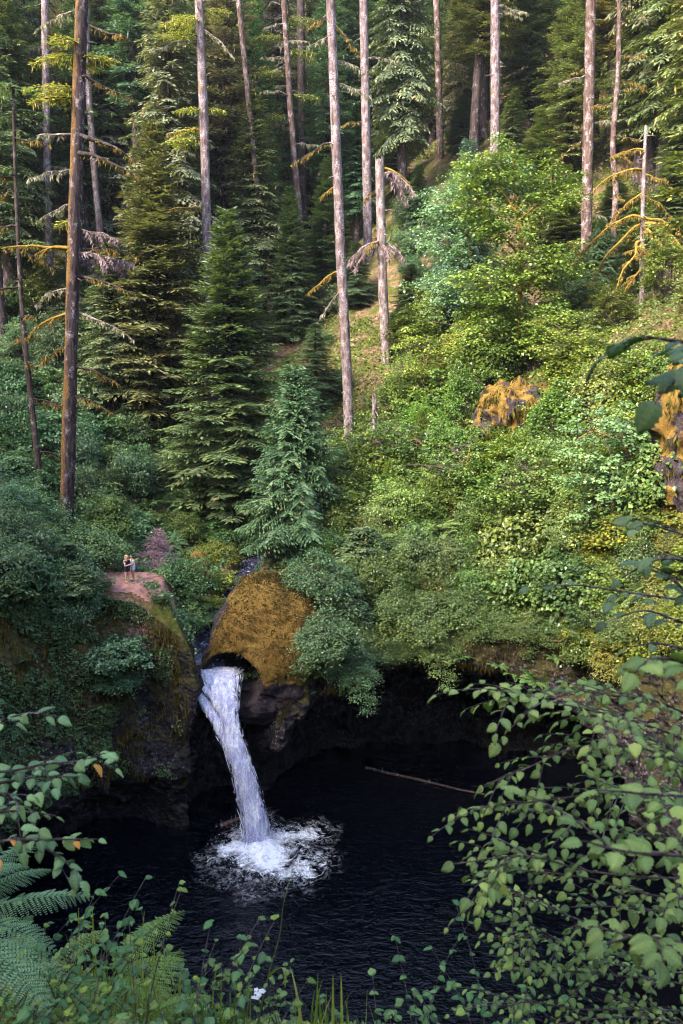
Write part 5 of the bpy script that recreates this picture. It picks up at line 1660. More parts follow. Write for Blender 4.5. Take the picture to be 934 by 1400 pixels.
# ------------------------------------------------------------------ foreground hazel
def hazel_leaf():
    """serrate, heart-based, pointed blade; unit length along +x, normal +z"""
    nt_, nc = 12, 6
    V = []
    t = np.linspace(0, 1, nt_ + 1)
    w = .40 * np.sin(np.clip(t, 0, 1) ** .74 * PI) ** .72 * (1 - .25 * t)
    w[-1] = 0; w[0] = .05
    ser = 1 + .15 * (np.arange(nt_ + 1) % 2)
    for i in range(nt_ + 1):
        for j in range(nc + 1):
            c = j / nc * 2 - 1
            x = t[i] - .10 * abs(c) * (1 - t[i]) * (1 if i < 4 else .3)
            y = c * w[i] * ser[i]
            z = .16 * abs(c) * w[i] * 2 - .14 * c * c - .22 * t[i] ** 2 + .045 * math.cos(i * PI) * abs(c) * (1 - abs(c) * .4)
            V.append((x, y, z))
    V = np.array(V)
    F = []
    for i in range(nt_):
        for j in range(nc):
            a = i * (nc + 1) + j
            F.append((a, a + 1, a + nc + 2, a + nc + 1))
    return V, np.array(F)


HL_V, HL_F = hazel_leaf()


def place_leaves(mb, P, D, N, S, tint, mat=0):
    D = norm(D); Sx = norm(np.cross(N, D)); N = np.cross(D, Sx)
    Rm = np.stack([D, Sx, N], -1)                     # columns
    V = np.einsum('nij,kj->nki', Rm, HL_V) * S[:, None, None] + P[:, None]
    F = (np.arange(len(P))[:, None, None] * len(HL_V) + HL_F[None]).reshape(-1, 4)
    j = np.arange(len(HL_F)); row, colm = j // 6, j % 6
    vein = .13 * ((colm == 2) | (colm == 3)) + .07 * (row % 2) - .08
    tt = np.repeat(tint, len(HL_F)) + np.where(np.repeat(tint, len(HL_F)) < .95, np.tile(vein, len(P)) + np.random.default_rng(len(P)).normal(0, .04, len(P) * len(HL_F)), 0)
    mb.add(V, F, mat, np.where(np.repeat(tint, len(HL_F)) < .95, np.clip(tt, 0, .94), tt), True)


def hazel_branch(root, ctrl, seed, size=.07, side_n=6, spacing=.075, rad=.006, color=(1, 1, 1), orange=.0, sidelen=(.07, .22), gap=0.0):
    """ctrl: (px, py, D) from the thick end to the tip"""
    rs = np.random.default_rng(seed)
    base = np.array(root.location)
    Q = curve(np.array([at(a, b, c) for a, b, c in ctrl]) - base, 40)
    Lq = np.linalg.norm(np.diff(Q, axis=0), axis=1).sum()
    wm = MB(); wm.add(*tube(Q, np.linspace(rad, .0016, 40), 6, seed, .2), 0, .5, True)
    twigs = [Q]
    n = max(2, int(side_n * Lq / .8))
    for k in range(n):
        i = int(rs.uniform(.12, .95) * 38)
        T = norm(Q[i + 1] - Q[i])
        sd = norm(np.cross(T, [0, 0, 1.])) * rs.choice([-1, 1])
        d = norm(T * rs.uniform(.5, 1.) + sd * rs.uniform(.4, 1.0) + np.array([0, 0, rs.uniform(-.35, .35)]))
        l = rs.uniform(*sidelen)
        tt = np.linspace(0, 1, 8)[:, None]
        S = Q[i] + d * l * tt + np.array([0, 0, -.25]) * l * tt ** 2
        wm.add(*tube(S, np.linspace(.0019, .0009, 8), 4), 0, .5, True)
        twigs.append(S)
    lm = MB()
    P, D, N, Sz = [], [], [], []
    for S in twigs:
        ln = np.r_[0, np.cumsum(np.linalg.norm(np.diff(S, axis=0), axis=1))]
        m = max(2, int(ln[-1] / spacing))
        for q in range(m + 1):
            f = (q + (0.5 if S is Q else .35)) / (m + .5) * ln[-1]
            f = min(f, ln[-1])
            if rs.uniform() < gap and q < m:
                continue
            p = np.array([np.interp(f, ln, S[:, c]) for c in range(3)])
            i = min(int(np.searchsorted(ln, f)), len(S) - 1); T = norm(S[i] - S[max(i - 1, 0)] + 1e-9)
            sd = norm(np.cross(T, [0, 0, 1.]) + 1e-6) * (1 if q % 2 else -1)
            d = norm(T * .55 + sd * rs.uniform(.5, 1.) + np.array([0, 0, -.16 + rs.normal(0, .26)]) + rs.normal(0, .12, 3))
            if q == m: d = norm(T + [0, 0, -.3])
            pet = d * size * .22
            P.append(p + pet); D.append(d); N.append(np.array([0, -.12, 1.]) + rs.normal(0, .32, 3)); Sz.append(size * rs.uniform(.55, 1.25) * (1.0 if q else .7))
            wm.add(*tube(np.array([p, p + pet]), [.0011, .0009], 3), 0, .5)
    P, D, N, Sz = map(np.array, (P, D, N, Sz))
    tint = np.clip(rs.normal(.5, .2, len(P)), 0, .94)
    tint[rs.uniform(size=len(P)) < orange] = .98
    place_leaves(lm, P, D, N, Sz, tint)
    b = part('branch', wm.mesh('hazel_branch', BK['twig']), root)
    part('leaves', lm.mesh('hazel_leaves', G['hazel']), b, color)


hz = thing('hazel_shrub', 'hazel with broad serrated leaves reaching in over the pool', 'shrub', (2.3, 2.2, 25.3))
HZ = [
    ([(1010, 1040, 2.2), (880, 990, 2.1), (780, 965, 2.0), (715, 950, 2.0), (668, 942, 1.95)], .075),
    ([(1010, 1010, 2.3), (900, 960, 2.2), (830, 950, 2.2), (770, 940, 2.2)], .07),
    ([(1020, 1100, 2.2), (900, 1030, 2.1), (800, 1020, 2.05), (720, 1050, 2.0), (662, 1074, 2.0)], .06),
    ([(1020, 1150, 2.2), (920, 1080, 2.1), (820, 1085, 2.05), (740, 1095, 2.0), (640, 1106, 1.95)], .06),
    ([(1020, 1180, 2.1), (920, 1150, 2.0), (820, 1130, 2.0), (740, 1110, 2.0), (690, 1112, 2.0)], .058),
    ([(1020, 1200, 2.0), (900, 1200, 1.9), (800, 1190, 1.9), (720, 1170, 1.85), (622, 1181, 1.85)], .068),
    ([(1020, 1230, 2.2), (900, 1225, 2.1), (800, 1200, 2.05), (700, 1190, 2.0), (665, 1200, 2.0)], .058),
    ([(1020, 1300, 2.5), (900, 1290, 2.4), (800, 1260, 2.4), (720, 1230, 2.35), (688, 1222, 2.3)], .058),
    ([(1020, 1330, 2.5), (900, 1310, 2.4), (800, 1290, 2.4), (720, 1280, 2.35), (676, 1298, 2.3)], .06),
    ([(1020, 1360, 2.5), (900, 1340, 2.4), (800, 1330, 2.4), (730, 1325, 2.35), (672, 1330, 2.3)], .06),
    ([(1020, 1390, 2.5), (900, 1380, 2.4), (800, 1380, 2.4), (720, 1370, 2.35), (690, 1380, 2.3)], .06),
    ([(1020, 1270, 2.3), (930, 1250, 2.2), (850, 1240, 2.2), (780, 1240, 2.2)], .065),
    ([(1020, 1350, 2.7), (930, 1330, 2.6), (850, 1320, 2.6), (790, 1310, 2.6)], .06),
    ([(1020, 1130, 2.0), (950, 1110, 1.9), (880, 1090, 1.9), (800, 1060, 1.9)], .065),
    ([(1020, 1060, 2.4), (950, 1040, 2.3), (890, 1010, 2.3), (850, 990, 2.3)], .065),
    ([(1020, 1420, 2.4), (930, 1400, 2.3), (850, 1390, 2.3), (760, 1400, 2.3)], .06),
    # nearer, softer leaves
    ([(1010, 1180, 1.30), (930, 1170, 1.25), (860, 1165, 1.2), (800, 1150, 1.2)], .07),
    ([(1010, 1110, 1.4), (940, 1090, 1.35), (880, 1085, 1.3), (820, 1080, 1.3)], .07),
    ([(1010, 1290, 1.4), (940, 1290, 1.35), (880, 1280, 1.3), (830, 1290, 1.3)], .07),
    ([(1000, 930, 1.3), (950, 910, 1.25), (905, 900, 1.2), (870, 905, 1.2)], .068),
]
for i, (c, sz) in enumerate(HZ):
    hazel_branch(hz, c, 700 + i, sz * (.41 if i < 16 else .50), 17 if i < 16 else 6, .026, .0036, (1.75, 1.68, 1.05), 0)
# thinner leafy sprays higher on the right
for i, c in enumerate([[(1010, 830, 2.6), (930, 820, 2.6), (860, 810, 2.6), (790, 800, 2.6), (725, 803, 2.6)], [(1010, 880, 2.6), (930, 850, 2.6), (880, 835, 2.6), (830, 850, 2.6)], [(1010, 760, 2.6), (960, 740, 2.5), (900, 720, 2.5), (862, 712, 2.5)],
                       [(1010, 900, 2.3), (950, 890, 2.2), (900, 880, 2.2), (860, 885, 2.2)], [(1010, 860, 2.1), (970, 850, 2.0), (920, 790, 2.0), (880, 770, 2.0)], [(1000, 800, 2.1), (950, 770, 2.0), (900, 765, 2.0), (850, 790, 2.0)]]):
    hazel_branch(hz, c, 740 + i, .042, 4, .07, .005, (1, 1.05, 1.05), 0, (.08, .2), .25)
# dark near leaves at upper right
hz2 = thing('hazel_sprig', 'few dark soft-focus leaves poking in before the sunlit mossy rock face', 'branch', at(1010, 500, 1.4))
for i, c in enumerate([[(1000, 480, 1.35), (950, 470, 1.3), (915, 465, 1.3), (885, 460, 1.3)], [(1000, 540, 1.4), (960, 520, 1.35), (925, 520, 1.3), (900, 545, 1.3)], [(1000, 500, 1.5), (960, 490, 1.45), (930, 480, 1.45)]]):
    hazel_branch(hz2, c, 760 + i, .042, 2, .05, .004, (.85, 1.0, 1.0), 0, (.05, .1))
hl = thing('hazel_shrub', 'pale hazel sprays with a few orange leaves at the frame side before the mossy cliff', 'shrub', at(-120, 1120, 2.2))
for i, c in enumerate([[(-60, 1000, 2.3), (0, 985, 2.25), (40, 975, 2.2), (78, 980, 2.2)], [(-60, 1040, 2.2), (0, 1055, 2.15), (60, 1045, 2.1), (110, 1040, 2.1), (142, 1030, 2.05)], [(-60, 1075, 2.2), (0, 1070, 2.15), (50, 1062, 2.1), (105, 1062, 2.1)],
                       [(-60, 1120, 2.2), (0, 1110, 2.15), (40, 1110, 2.1), (75, 1115, 2.1)], [(-60, 1170, 2.2), (0, 1150, 2.15), (60, 1148, 2.1), (132, 1147, 2.1)], [(20, 1145, 2.15), (60, 1160, 2.1), (85, 1172, 2.1), (98, 1188, 2.1)], [(-60, 1100, 1.9), (-20, 1090, 1.9), (10, 1085, 1.9), (25, 1100, 1.9)]]):
    hazel_branch(hl, c, 780 + i, .036, 7, .030, .005, (1.6, 1.7, 1.65), .02, (.06, .14), .1)

# ------------------------------------------------------------------ foreground ferns, herbs, grass on the near bluff
def frond(mb, P0, d, L, rs, wid=.24, np_=26, sub=9, droop=.9, el=.35):
    d = norm(np.array([d[0], d[1], 0.])); s = np.array([-d[1], d[0], 0])
    t = np.linspace(0, 1, np_)
    ang = el - droop * t
    C = P0 + np.cumsum(np.c_[np.cos(ang)[:, None] * d[None, :2], np.sin(ang)] * L / np_, 0)
    mb.add(*tube(C, np.linspace(.004, .001, np_), 4), 0, .3, True)
    for sg in (-1, 1):
        for i in range(3, np_):
            w = wid * L * math.sin(min(1, .18 + .82 * t[i]) * PI) ** .9 + .008
            dd = norm(s * sg + d * .45 + np.array([0, 0, -.22]) + rs.normal(0, .05, 3))
            nn = np.array([-d[0] * math.sin(ang[i]), -d[1] * math.sin(ang[i]), math.cos(ang[i])]) + rs.normal(0, .1, 3)
            q = np.linspace(0, 1, sub)
            cc = C[i] + dd * (w * q)[:, None]; cc[:, 2] -= .12 * w * q ** 2
            ss = norm(np.cross(nn, dd))
            for s2 in (-1, 1):
                D2 = ss * s2 + dd * .5
                mb.add(*leafq(cc, np.tile(D2, (sub, 1)), np.tile(nn, (sub, 1)), (.20 * w * (1 - q) ** .8 + .003), w / sub * .75, .05), 0, np.clip(rs.normal(.55, .12, sub), 0, 1))


def bracken(label, fronds, D, seed, color):
    rs = np.random.default_rng(seed)
    b = at(*fronds[0][:2], D)
    root = thing('fern', label, 'fern', b)
    for (px, py, qx, qy, dD, el, dr) in fronds:
        p = at(px, py, D); q = at(qx, qy, D + dD)
        mb = MB(); L = np.linalg.norm(q - p)
        frond(mb, p - b, (q - p)[:2], L * 1.0, rs, .17, 22, 10, dr, el)
        part('frond', mb.mesh('frond', G['fern']), root, color)


bracken('pale blue-green bracken fern arching at the photo edge over the dark pool', [(-40, 1250, 128, 1242, .1, .25, .55), (-40, 1235, 70, 1190, .2, .3, .7), (-60, 1260, 60, 1225, -.1, .35, .8), (-60, 1290, 80, 1270, -.1, .3, .8), (-40, 1215, 50, 1180, .3, .2, .6), (-60, 1280, 40, 1250, -.3, .5, .9), (-50, 1310, 60, 1300, -.2, .4, .9), (-50, 1200, 40, 1185, .1, .2, .7)], 2.35, 41, (1.15, 1.4, 1.35))
bracken('yellow-green fern in the herbs below the dark pool', [(150, 1330, 250, 1292, .3, .4, .7), (150, 1335, 255, 1305, .1, .3, .7), (140, 1340, 240, 1325, -.1, .35, .9), (150, 1345, 215, 1290, .3, .5, .8)], 2.6, 42, (1.6, 1.6, .6))


def herb(label, px, py, D, n, h, leaf, seed, color, spread=.12, name='herb'):
    n, leaf, h = int(n * 1.9), leaf * .66, h * (.72 if n > 6 else .95)
    rs = np.random.default_rng(seed)
    b = at(px, py, D)
    root = thing(name, label, 'plant', b)
    sm, lm = MB(), MB()
    P, Dn, N, S = [], [], [], []
    for k in range(n):
        a = rs.uniform(0, 2 * PI); l = h * rs.uniform(.6, 1.15)
        o = np.r_[rs.normal(0, spread, 2), -.35]
        tt = np.linspace(0, 1, 10)
        Q = o + np.c_[np.cos(a) * spread * 1.2 * tt ** 2, np.sin(a) * spread * 1.2 * tt ** 2, (l + .35) * tt]
        sm.add(*tube(Q, np.linspace(.003, .0012, 10), 4), 0, .5, True)
        for q in range(3, 10):
            for r in range(2):
                aa = rs.uniform(0, 2 * PI)
                P.append(Q[q]); Dn.append([math.cos(aa), math.sin(aa), rs.uniform(-.4, .2)]); N.append(np.array([0, -.2, 1]) + rs.normal(0, .3, 3)); S.append(leaf * rs.uniform(.5, 1.2))
    place_leaves(lm, np.array(P), np.array(Dn), np.array(N), np.array(S), np.clip(rs.normal(.5, .2, len(P)), 0, .94))
    part('stem', sm.mesh('herb_stem', BK['twig']), root)
    part('leaves', lm.mesh('herb_leaves', G['hazel']), root, color)
    return root


bracken('small yellow-green fern behind the corner herbs', [(60, 1330, 150, 1285, .2, .5, .9), (60, 1335, 20, 1285, .2, .5, .9), (60, 1340, 110, 1300, -.2, .4, 1.0), (60, 1340, 170, 1320, -.1, .3, .9)], 2.5, 43, (1.6, 1.6, .7))
bracken('bright fern fronds at the bottom edge under the yellow-green fern', [(190, 1400, 290, 1345, .1, .5, .9), (190, 1400, 120, 1345, .1, .5, .9), (190, 1400, 250, 1330, .3, .6, .9), (190, 1405, 300, 1385, -.1, .3, .9)], 2.4, 44, (1.6, 1.6, .6))
herb('leafy sprig with small oval leaves rising above the herbs at the lower edge', 352, 1400, 2.7, 4, .26, .034, 51, (1.3, 1.3, .8), .09)
herb('thick clump of mixed green herbs in the bottom corner below the bracken', 30, 1400, 2.2, 26, .26, .05, 52, (.8, 1.1, .8), .22)
herb('bushy herbs under the yellow-green fern', 170, 1420, 2.4, 22, .24, .042, 53, (1.1, 1.15, .7), .2)
herb('broad-leaved herb with dull bluish leaves right of the yellow-green fern', 255, 1405, 2.4, 7, .18, .06, 54, (.9, 1.2, 1.0), .10)
herb('low yellowish herb at the very bottom beneath the bushy herbs', 110, 1425, 2.0, 14, .16, .035, 55, (1.7, 1.5, .5), .18)
herb('short leafy herb at the bottom edge right of the grass clump', 520, 1420, 2.5, 8, .14, .05, 56, (1.0, 1.2, .9), .12)
herb('low leafy herb between grass clump and hazel twigs', 620, 1425, 2.7, 12, .20, .05, 57, (.8, 1.1, .8), .2)
herb('small plant at the bottom edge beside the white flower', 330, 1435, 2.4, 8, .13, .035, 58, (1.3, 1.3, .6), .15)
herb('dense green herb rising beside the bracken stalks', 85, 1370, 2.6, 14, .22, .036, 59, (.85, 1.1, .9), .15)
herb('upright twiggy herb with rounded leaves above the yellow-green fern', 130, 1350, 2.8, 6, .22, .034, 60, (1.0, 1.2, .85), .10)


def grass(label, px, py, D, n, h, seed, color, spread=.08, w=.006, lean=.5):
    rs = np.random.default_rng(seed)
    b = at(px, py, D)
    mb = MB()
    for k in range(n):
        a = rs.uniform(0, 2 * PI); l = h * rs.uniform(.5, 1.15); ben = rs.uniform(.05, lean)
        o = np.r_[rs.normal(0, spread, 2), -.25]
        t = np.linspace(0, 1, 9)
        d = np.array([math.cos(a), math.sin(a), 0]); s = np.array([-d[1], d[0], 0])
        C = o + d * (l * ben * t ** 2)[:, None]; C[:, 2] += (l + .25) * (t - .35 * ben * t ** 3)
        ww = w * rs.uniform(.7, 1.3) * (1 - t ** 2.2) + .0005
        V = np.stack([C - s * ww[:, None], C + s * ww[:, None] + [0, 0, 0], ], 1)
        V[:, 1] += d * (ww * .5)[:, None]
        i = np.arange(8)
        F = np.stack([2 * i, 2 * i + 1, 2 * i + 3, 2 * i + 2], -1)
        mb.add(V.reshape(-1, 3), F, 0, rs.uniform(.2, .9), True)
    o = part('grass_tuft', mb.mesh('grass_tuft', G['grass']), None, color); o.location = b
    return tag(o, label, 'grass')


grass('tallest clump of upright grass blades at the middle of the bottom edge', 437, 1395, 2.4, 26, .17, 61, (1, 1.1, .9), .05, .005, .55)
grass('shorter grass tuft left of the tallest grass clump', 300, 1395, 2.4, 22, .13, 62, (1.0, 1.1, .8), .05, .004, .6)
grass('tall yellow-green grass blades rising through the corner herbs', 100, 1385, 2.5, 46, .20, 65, (1.2, 1.1, .7), .14, .004, .6)
grass('fine pale grass right of the yellow-green fern', 265, 1370, 2.6, 34, .14, 66, (1.2, 1.15, .8), .10, .0035, .7)
grass('thin grass among the bushy herbs near the yellow-green fern', 175, 1380, 2.4, 40, .20, 63, (1.1, 1.1, .7), .10, .003, .5)
grass('sparse grass beside the short leafy herb at the bottom', 480, 1410, 2.5, 18, .10, 64, (.9, 1.1, .8), .08, .004, .7)
# the tall seed stalk and its bent blade
b_ = at(367, 1330, 2.6)
root = thing('grass_stalk', 'single tall bent grass stalk standing up in front of the pool', 'grass', b_)
Q_ = curve(np.array([at(352, 1400, 2.6), at(368, 1330, 2.6), at(382, 1280, 2.6), at(388, 1235, 2.6), at(402, 1182, 2.6)]) - b_, 30)
mb = MB(); mb.add(*tube(Q_, np.linspace(.0022, .0010, 30), 5), 0, .75, True); part('stem', mb.mesh('stalk_stem', G['grass']), root)
mb = MB()
Q_ = curve(np.array([at(367, 1335, 2.6), at(378, 1325, 2.55), at(389, 1325, 2.5), at(390, 1350, 2.48)]) - b_, 16)
w_ = .007 * np.sin(np.linspace(.1, 1, 16) * PI) + .001
V_ = np.stack([Q_ - np.c_[w_, 0 * w_, 0 * w_], Q_ + np.c_[w_, 0 * w_, 0 * w_]], 1).reshape(-1, 3); i_ = np.arange(15)
mb.add(V_, np.stack([2 * i_, 2 * i_ + 1, 2 * i_ + 3, 2 * i_ + 2], -1), 0, .7, True); part('blade', mb.mesh('stalk_blade', G['grass']), root)
# little white flower head
b_ = at(354, 1358, 2.55)
root = thing('wildflower', 'small white wildflower head between the leafy sprig and the grass stalk', 'flower', b_)
rs_ = np.random.default_rng(8)
mb = MB(); mb.add(*tube(np.array([[-.0, .02, -.25], [0, .01, -.1], [0, 0, 0]]), [.002, .0015, .001], 4), 0, .4, True); part('stem', mb.mesh('flower_stem', G['grass']), root)
mb = MB(); n_ = 60
c_ = rs_.normal(0, .010, (12, 3)) * [1, 1, .5]
P_ = np.repeat(c_, 5, 0); a_ = np.tile(np.arange(5) * 2 * PI / 5, 12)
mb.add(*leafq(P_, np.c_[np.cos(a_), np.sin(a_), .3 + 0 * a_], np.tile([0, -.3, 1.], (60, 1)), .011, .007), 0, .5); part('petals', mb.mesh('flower_petals', G['petal']), root)


# near bluff ground cover seen along the bottom edge
def near_cover():
    rs = np.random.default_rng(99)
    mb = MB()
    n = 12000
    px = rs.uniform(-80, 560, n); f = rs.uniform(0, 1, n)
    top = np.interp(px, [-80, 60, 150, 260, 330, 560], [1285, 1310, 1335, 1372, 1395, 1410])
    py = top + (1460 - top) * f
    D = 3.0 - 1.2 * f + rs.normal(0, .10, n)
    P = np.array([at(a, b, c) for a, b, c in zip(px, py, D)])
    Dn = np.c_[rs.normal(0, 1, (n, 2)), rs.normal(-.1, .4, n)]
    N = np.c_[rs.normal(0, .5, (n, 2)), np.ones(n)] + [0, -.5, 0]
    L = rs.uniform(.014, .042, n)
    mb.add(*leafq(P, Dn, N, L, L * .6, .15), 0, np.clip(rs.normal(.45, .2, n), 0, .95))
    o = part('undergrowth', mb.mesh('near_undergrowth', G['broad']), None, (1.75, 1.7, .75)); o['kind'] = 'stuff'


near_cover()
# ------------------------------------------------------------------ people
def flat_mat(name, c, r=.8):
    m, nt = new_mat(name)
    n = noise(nt, 30, 3)
    finish(nt, mixc(nt, mathn(nt, 'MULTIPLY', n, .35), c, tuple(x * .7 for x in c)), r, n, .2, .01, .2)
    return m


M_SKIN = flat_mat('skin', (.52, .30, .22), .6)
M_SKIN2 = flat_mat('tanned_skin', (.40, .21, .15), .6)


def person(label, loc, rz, H, skin, hairmat, hairlong, topmat, top_z, botmat, bot_z, arms, shoemat, lean=0.0):
    """skinned body facing +x; arms = (left elbow, left hand, right elbow, right hand) in body heights"""
    V = {'pelvis': (0, 0, .53, .095), 'waist': (0, 0, .62, .082), 'chest': (.01, 0, .74, .098), 'neck0': (0, 0, .83, .045), 'neck': (.01, 0, .865, .034), 'head': (.022, 0, .925, .062), 'crown': (.012, 0, .972, .046)}
    E = [('pelvis', 'waist'), ('waist', 'chest'), ('chest', 'neck0'), ('neck0', 'neck'), ('neck', 'head'), ('head', 'crown')]
    for s, sg in (('l', 1), ('r', -1)):
        V['hip' + s] = (0, sg * .055, .50, .072); V['knee' + s] = (.012 * sg, sg * .060, .285, .043); V['calf' + s] = (-.012 + .01 * sg, sg * .062, .19, .037)
        V['ank' + s] = (.01 * sg - .01, sg * .062, .045, .021); V['toe' + s] = (.085 + .01 * sg, sg * .070, .018, .018)
        E += [('pelvis', 'hip' + s), ('hip' + s, 'knee' + s), ('knee' + s, 'calf' + s), ('calf' + s, 'ank' + s), ('ank' + s, 'toe' + s)]
        V['sh' + s] = (0, sg * .115, .805, .040)
        el, ha = (arms[0], arms[1]) if sg > 0 else (arms[2], arms[3])
        V['el' + s] = (*el, .026); V['ha' + s] = (*ha, .019)
        k = norm(np.array(ha) - np.array(el)); pl = np.array(ha) + k * .045
        V['pa' + s] = (*pl, .017)
        E += [('chest', 'sh' + s), ('sh' + s, 'el' + s), ('el' + s, 'ha' + s), ('ha' + s, 'pa' + s)]
    keys = list(V)
    me = bpy.data.meshes.new('person_skin')
    me.from_pydata([tuple(c * H for c in V[k][:3]) for k in keys], [(keys.index(a), keys.index(b)) for a, b in E], [])
    ob = bpy.data.objects.new('tmp', me); COL.objects.link(ob)
    md = ob.modifiers.new('s', 'SKIN'); md.use_smooth_shade = True
    for i, k in enumerate(keys):
        sv = me.skin_vertices[0].data[i]
        r = V[k][3] * H
        wide = 1.45 if k in ('chest', 'waist', 'pelvis') else 1.0
        sv.radius = (r, r)
        sv.use_root = (k == 'pelvis')
    ob.modifiers.new('u', 'SUBSURF').levels = 2
    dg = bpy.context.evaluated_depsgraph_get()
    ev = ob.evaluated_get(dg)
    bm_ = bpy.data.meshes.new_from_object(ev)
    bpy.data.objects.remove(ob)
    n = len(bm_.vertices)
    co = np.empty(n * 3); bm_.vertices.foreach_get('co', co); co = co.reshape(-1, 3)
    no = np.empty(n * 3); bm_.vertices.foreach_get('normal', no); no = no.reshape(-1, 3)
    # face: nose, brow
    hz_ = co[:, 2] / H
    nose = np.exp(-((co[:, 1] / H) / .009) ** 2 - ((hz_ - .918) / .013) ** 2) * (co[:, 0] > .03 * H)
    co[:, 0] += nose * .014 * H
    faces = [tuple(p.vertices) for p in bm_.polygons]
    root = thing('person', label, 'person', loc, rz)
    mb = MB()
    for k_ in (3, 4):
        F = [f for f in faces if len(f) == k_]
        if F: mb.add(co, F, 0, .5, True)
    # fingers and thumb, rooted in the palms
    for s, sg in (('l', 1), ('r', -1)):
        pa = np.array(V['pa' + s][:3]) * H; k = norm(np.array(V['pa' + s][:3]) - np.array(V['ha' + s][:3]))
        sd = norm(np.cross(k, [0, 0, 1.]) + 1e-6); up = np.cross(sd, k)
        for q in range(4):
            o = pa + sd * (q - 1.5) * .011 * H
            l = (.034, .040, .038, .030)[q] * H
            mb.add(*tube(np.array([o, o + k * l * .5 - up * l * .10, o + k * l * .9 - up * l * .45]), [.006 * H, .005 * H, .0035 * H], 5), 0, .5, True)
        o = np.array(V['ha' + s][:3]) * H + sd * .014 * H
        mb.add(*tube(np.array([o, o + sd * .016 * H + k * .014 * H, o + sd * .012 * H + k * .032 * H]), [.007 * H, .006 * H, .004 * H], 5), 0, .5, True)
    part('body', mb.mesh('person_body', skin), root)
    arm = np.abs(co[:, 1] / H) > .145
    armx = np.hypot(co[:, 0] / H, co[:, 1] / H) > .155

    def cloth(name, lo, hi, mat, off, sel=None):
        F = [f for f in faces if len(f) == 4 and all(lo <= co[v, 2] / H <= hi and not (armx[v] and name != 'shorts') for v in f)]
        m2 = MB(); m2.add(co + no * off * H, F, 0, .5, True)
        part(name, m2.mesh('person_' + name, mat), root)
    cloth('shirt', top_z[0], top_z[1], topmat, .012)
    cloth('shorts', bot_z[0], bot_z[1], botmat, .010)
    # hair
    Dg, Fh = sphere_grid(28, 20)
    hv = Dg * np.array([.066, .062, .060]) * H + np.array([.008, 0, .945]) * H
    hv[..., 0] -= .012 * H
    if hairlong:
        back = (Dg[..., 2] < 0.1) & (Dg[..., 0] < .2)
        hv[..., 2] = np.where(back, hv[..., 2] - hairlong * H * (-Dg[..., 2] + .1), hv[..., 2])
    hv[..., 0] = np.where((Dg[..., 2] < .25) & (Dg[..., 0] > 0), np.minimum(hv[..., 0], .01 * H), hv[..., 0])
    m2 = MB(); m2.add(hv + (.004 * H * fbm(hv * 30, 2, 1))[..., None], Fh, 0, .5, True); part('hair', m2.mesh('person_hair', hairmat), root)
    for s, sg in (('l', 1), ('r', -1)):
        c = (np.array(V['ank' + s][:3]) + np.array(V['toe' + s][:3])) / 2 * H; c[2] = .021 * H
        sv = np.sign(Dg) * np.abs(Dg) ** .8 * np.array([.075, .032, .022]) * H + c
        m2 = MB(); m2.add(sv, Fh, 0, .5, True); part('shoe', m2.mesh('person_shoe', shoemat), root)
    return root


pf = lambda px, py: ground_hit(px, py, 40, 60)
pa_ = pf(174.5, 797); pb_ = pf(182, 795)
pa_[2] = height(pa_[0], pa_[1])[0] + .03; pb_[2] = height(pb_[0], pb_[1])[0] + .03
person('person with blond hair, dark top and shorts and bare legs, on the dirt clearing', pa_, -.35, 1.68, M_SKIN, flat_mat('blond_hair', (.50, .34, .16)), .10, flat_mat('navy_cloth', (.012, .012, .03)), (.52, .815), flat_mat('dark_cloth', (.015, .014, .028)), (.40, .56),
       [(.06, .17, .64), (.19, .10, .70), (.04, -.17, .63), (.17, -.09, .68)], flat_mat('pink_shoes', (.45, .16, .17)))
person('person in white shirt and pale blue shorts with dark hair on the dirt clearing', pb_, PI + .7, 1.64, M_SKIN2, flat_mat('dark_hair', (.03, .02, .015)), .06, flat_mat('white_cloth', (.78, .76, .80)), (.55, .815), flat_mat('pale_blue_cloth', (.42, .50, .74)), (.42, .57),
       [(.05, .17, .64), (.18, .08, .72), (.05, -.17, .64), (.18, -.08, .72)], flat_mat('dark_shoes', (.05, .045, .05)))

# ------------------------------------------------------------------ labels for the repeated plants
LAND = [(180, 780, 'two people'), (98, 330, 'moss-striped trunk'), (460, 230, 'tallest pale trunk'), (523, 340, 'broken snag'), (318, 520, 'tiered spruce'), (405, 650, 'lacy cedar'), (335, 850, 'ochre boulder'), (700, 340, 'yellow-green maple'),
        (700, 565, 'golden moss outcrop'), (878, 310, 'mossy dead tree'), (805, 200, 'dark-footed trunk'), (598, 100, 'slim brown trunk'), (675, 120, 'pale trunk over the cedar'), (278, 200, 'grey trunk over the spruce'), (30, 380, 'thin dark trunk'),
        (825, 600, 'vine maple'), (497, 760, 'domed hemlock'), (220, 725, 'dead purple shrub'), (158, 900, 'large-leaved cliff bush'), (935, 610, 'sunlit rock face'), (740, 100, 'sunny forest gap'), (600, 920, 'hollow brink'), (500, 150, 'trunk behind the snag'), (218, 400, 'dark brown-boughed spruce'), (390, 100, 'leaning slender trunk')]
ORD = ['nearest', 'second', 'third', 'fourth', 'fifth', 'sixth', 'seventh', 'eighth', 'ninth', 'tenth', 'eleventh', 'twelfth', 'thirteenth', 'fourteenth', 'fifteenth', 'sixteenth', 'seventeenth', 'eighteenth', 'nineteenth', 'twentieth']
SECT = ['straight right of', 'up and right of', 'straight above', 'up and left of', 'straight left of', 'down and left of', 'straight below', 'down and right of']


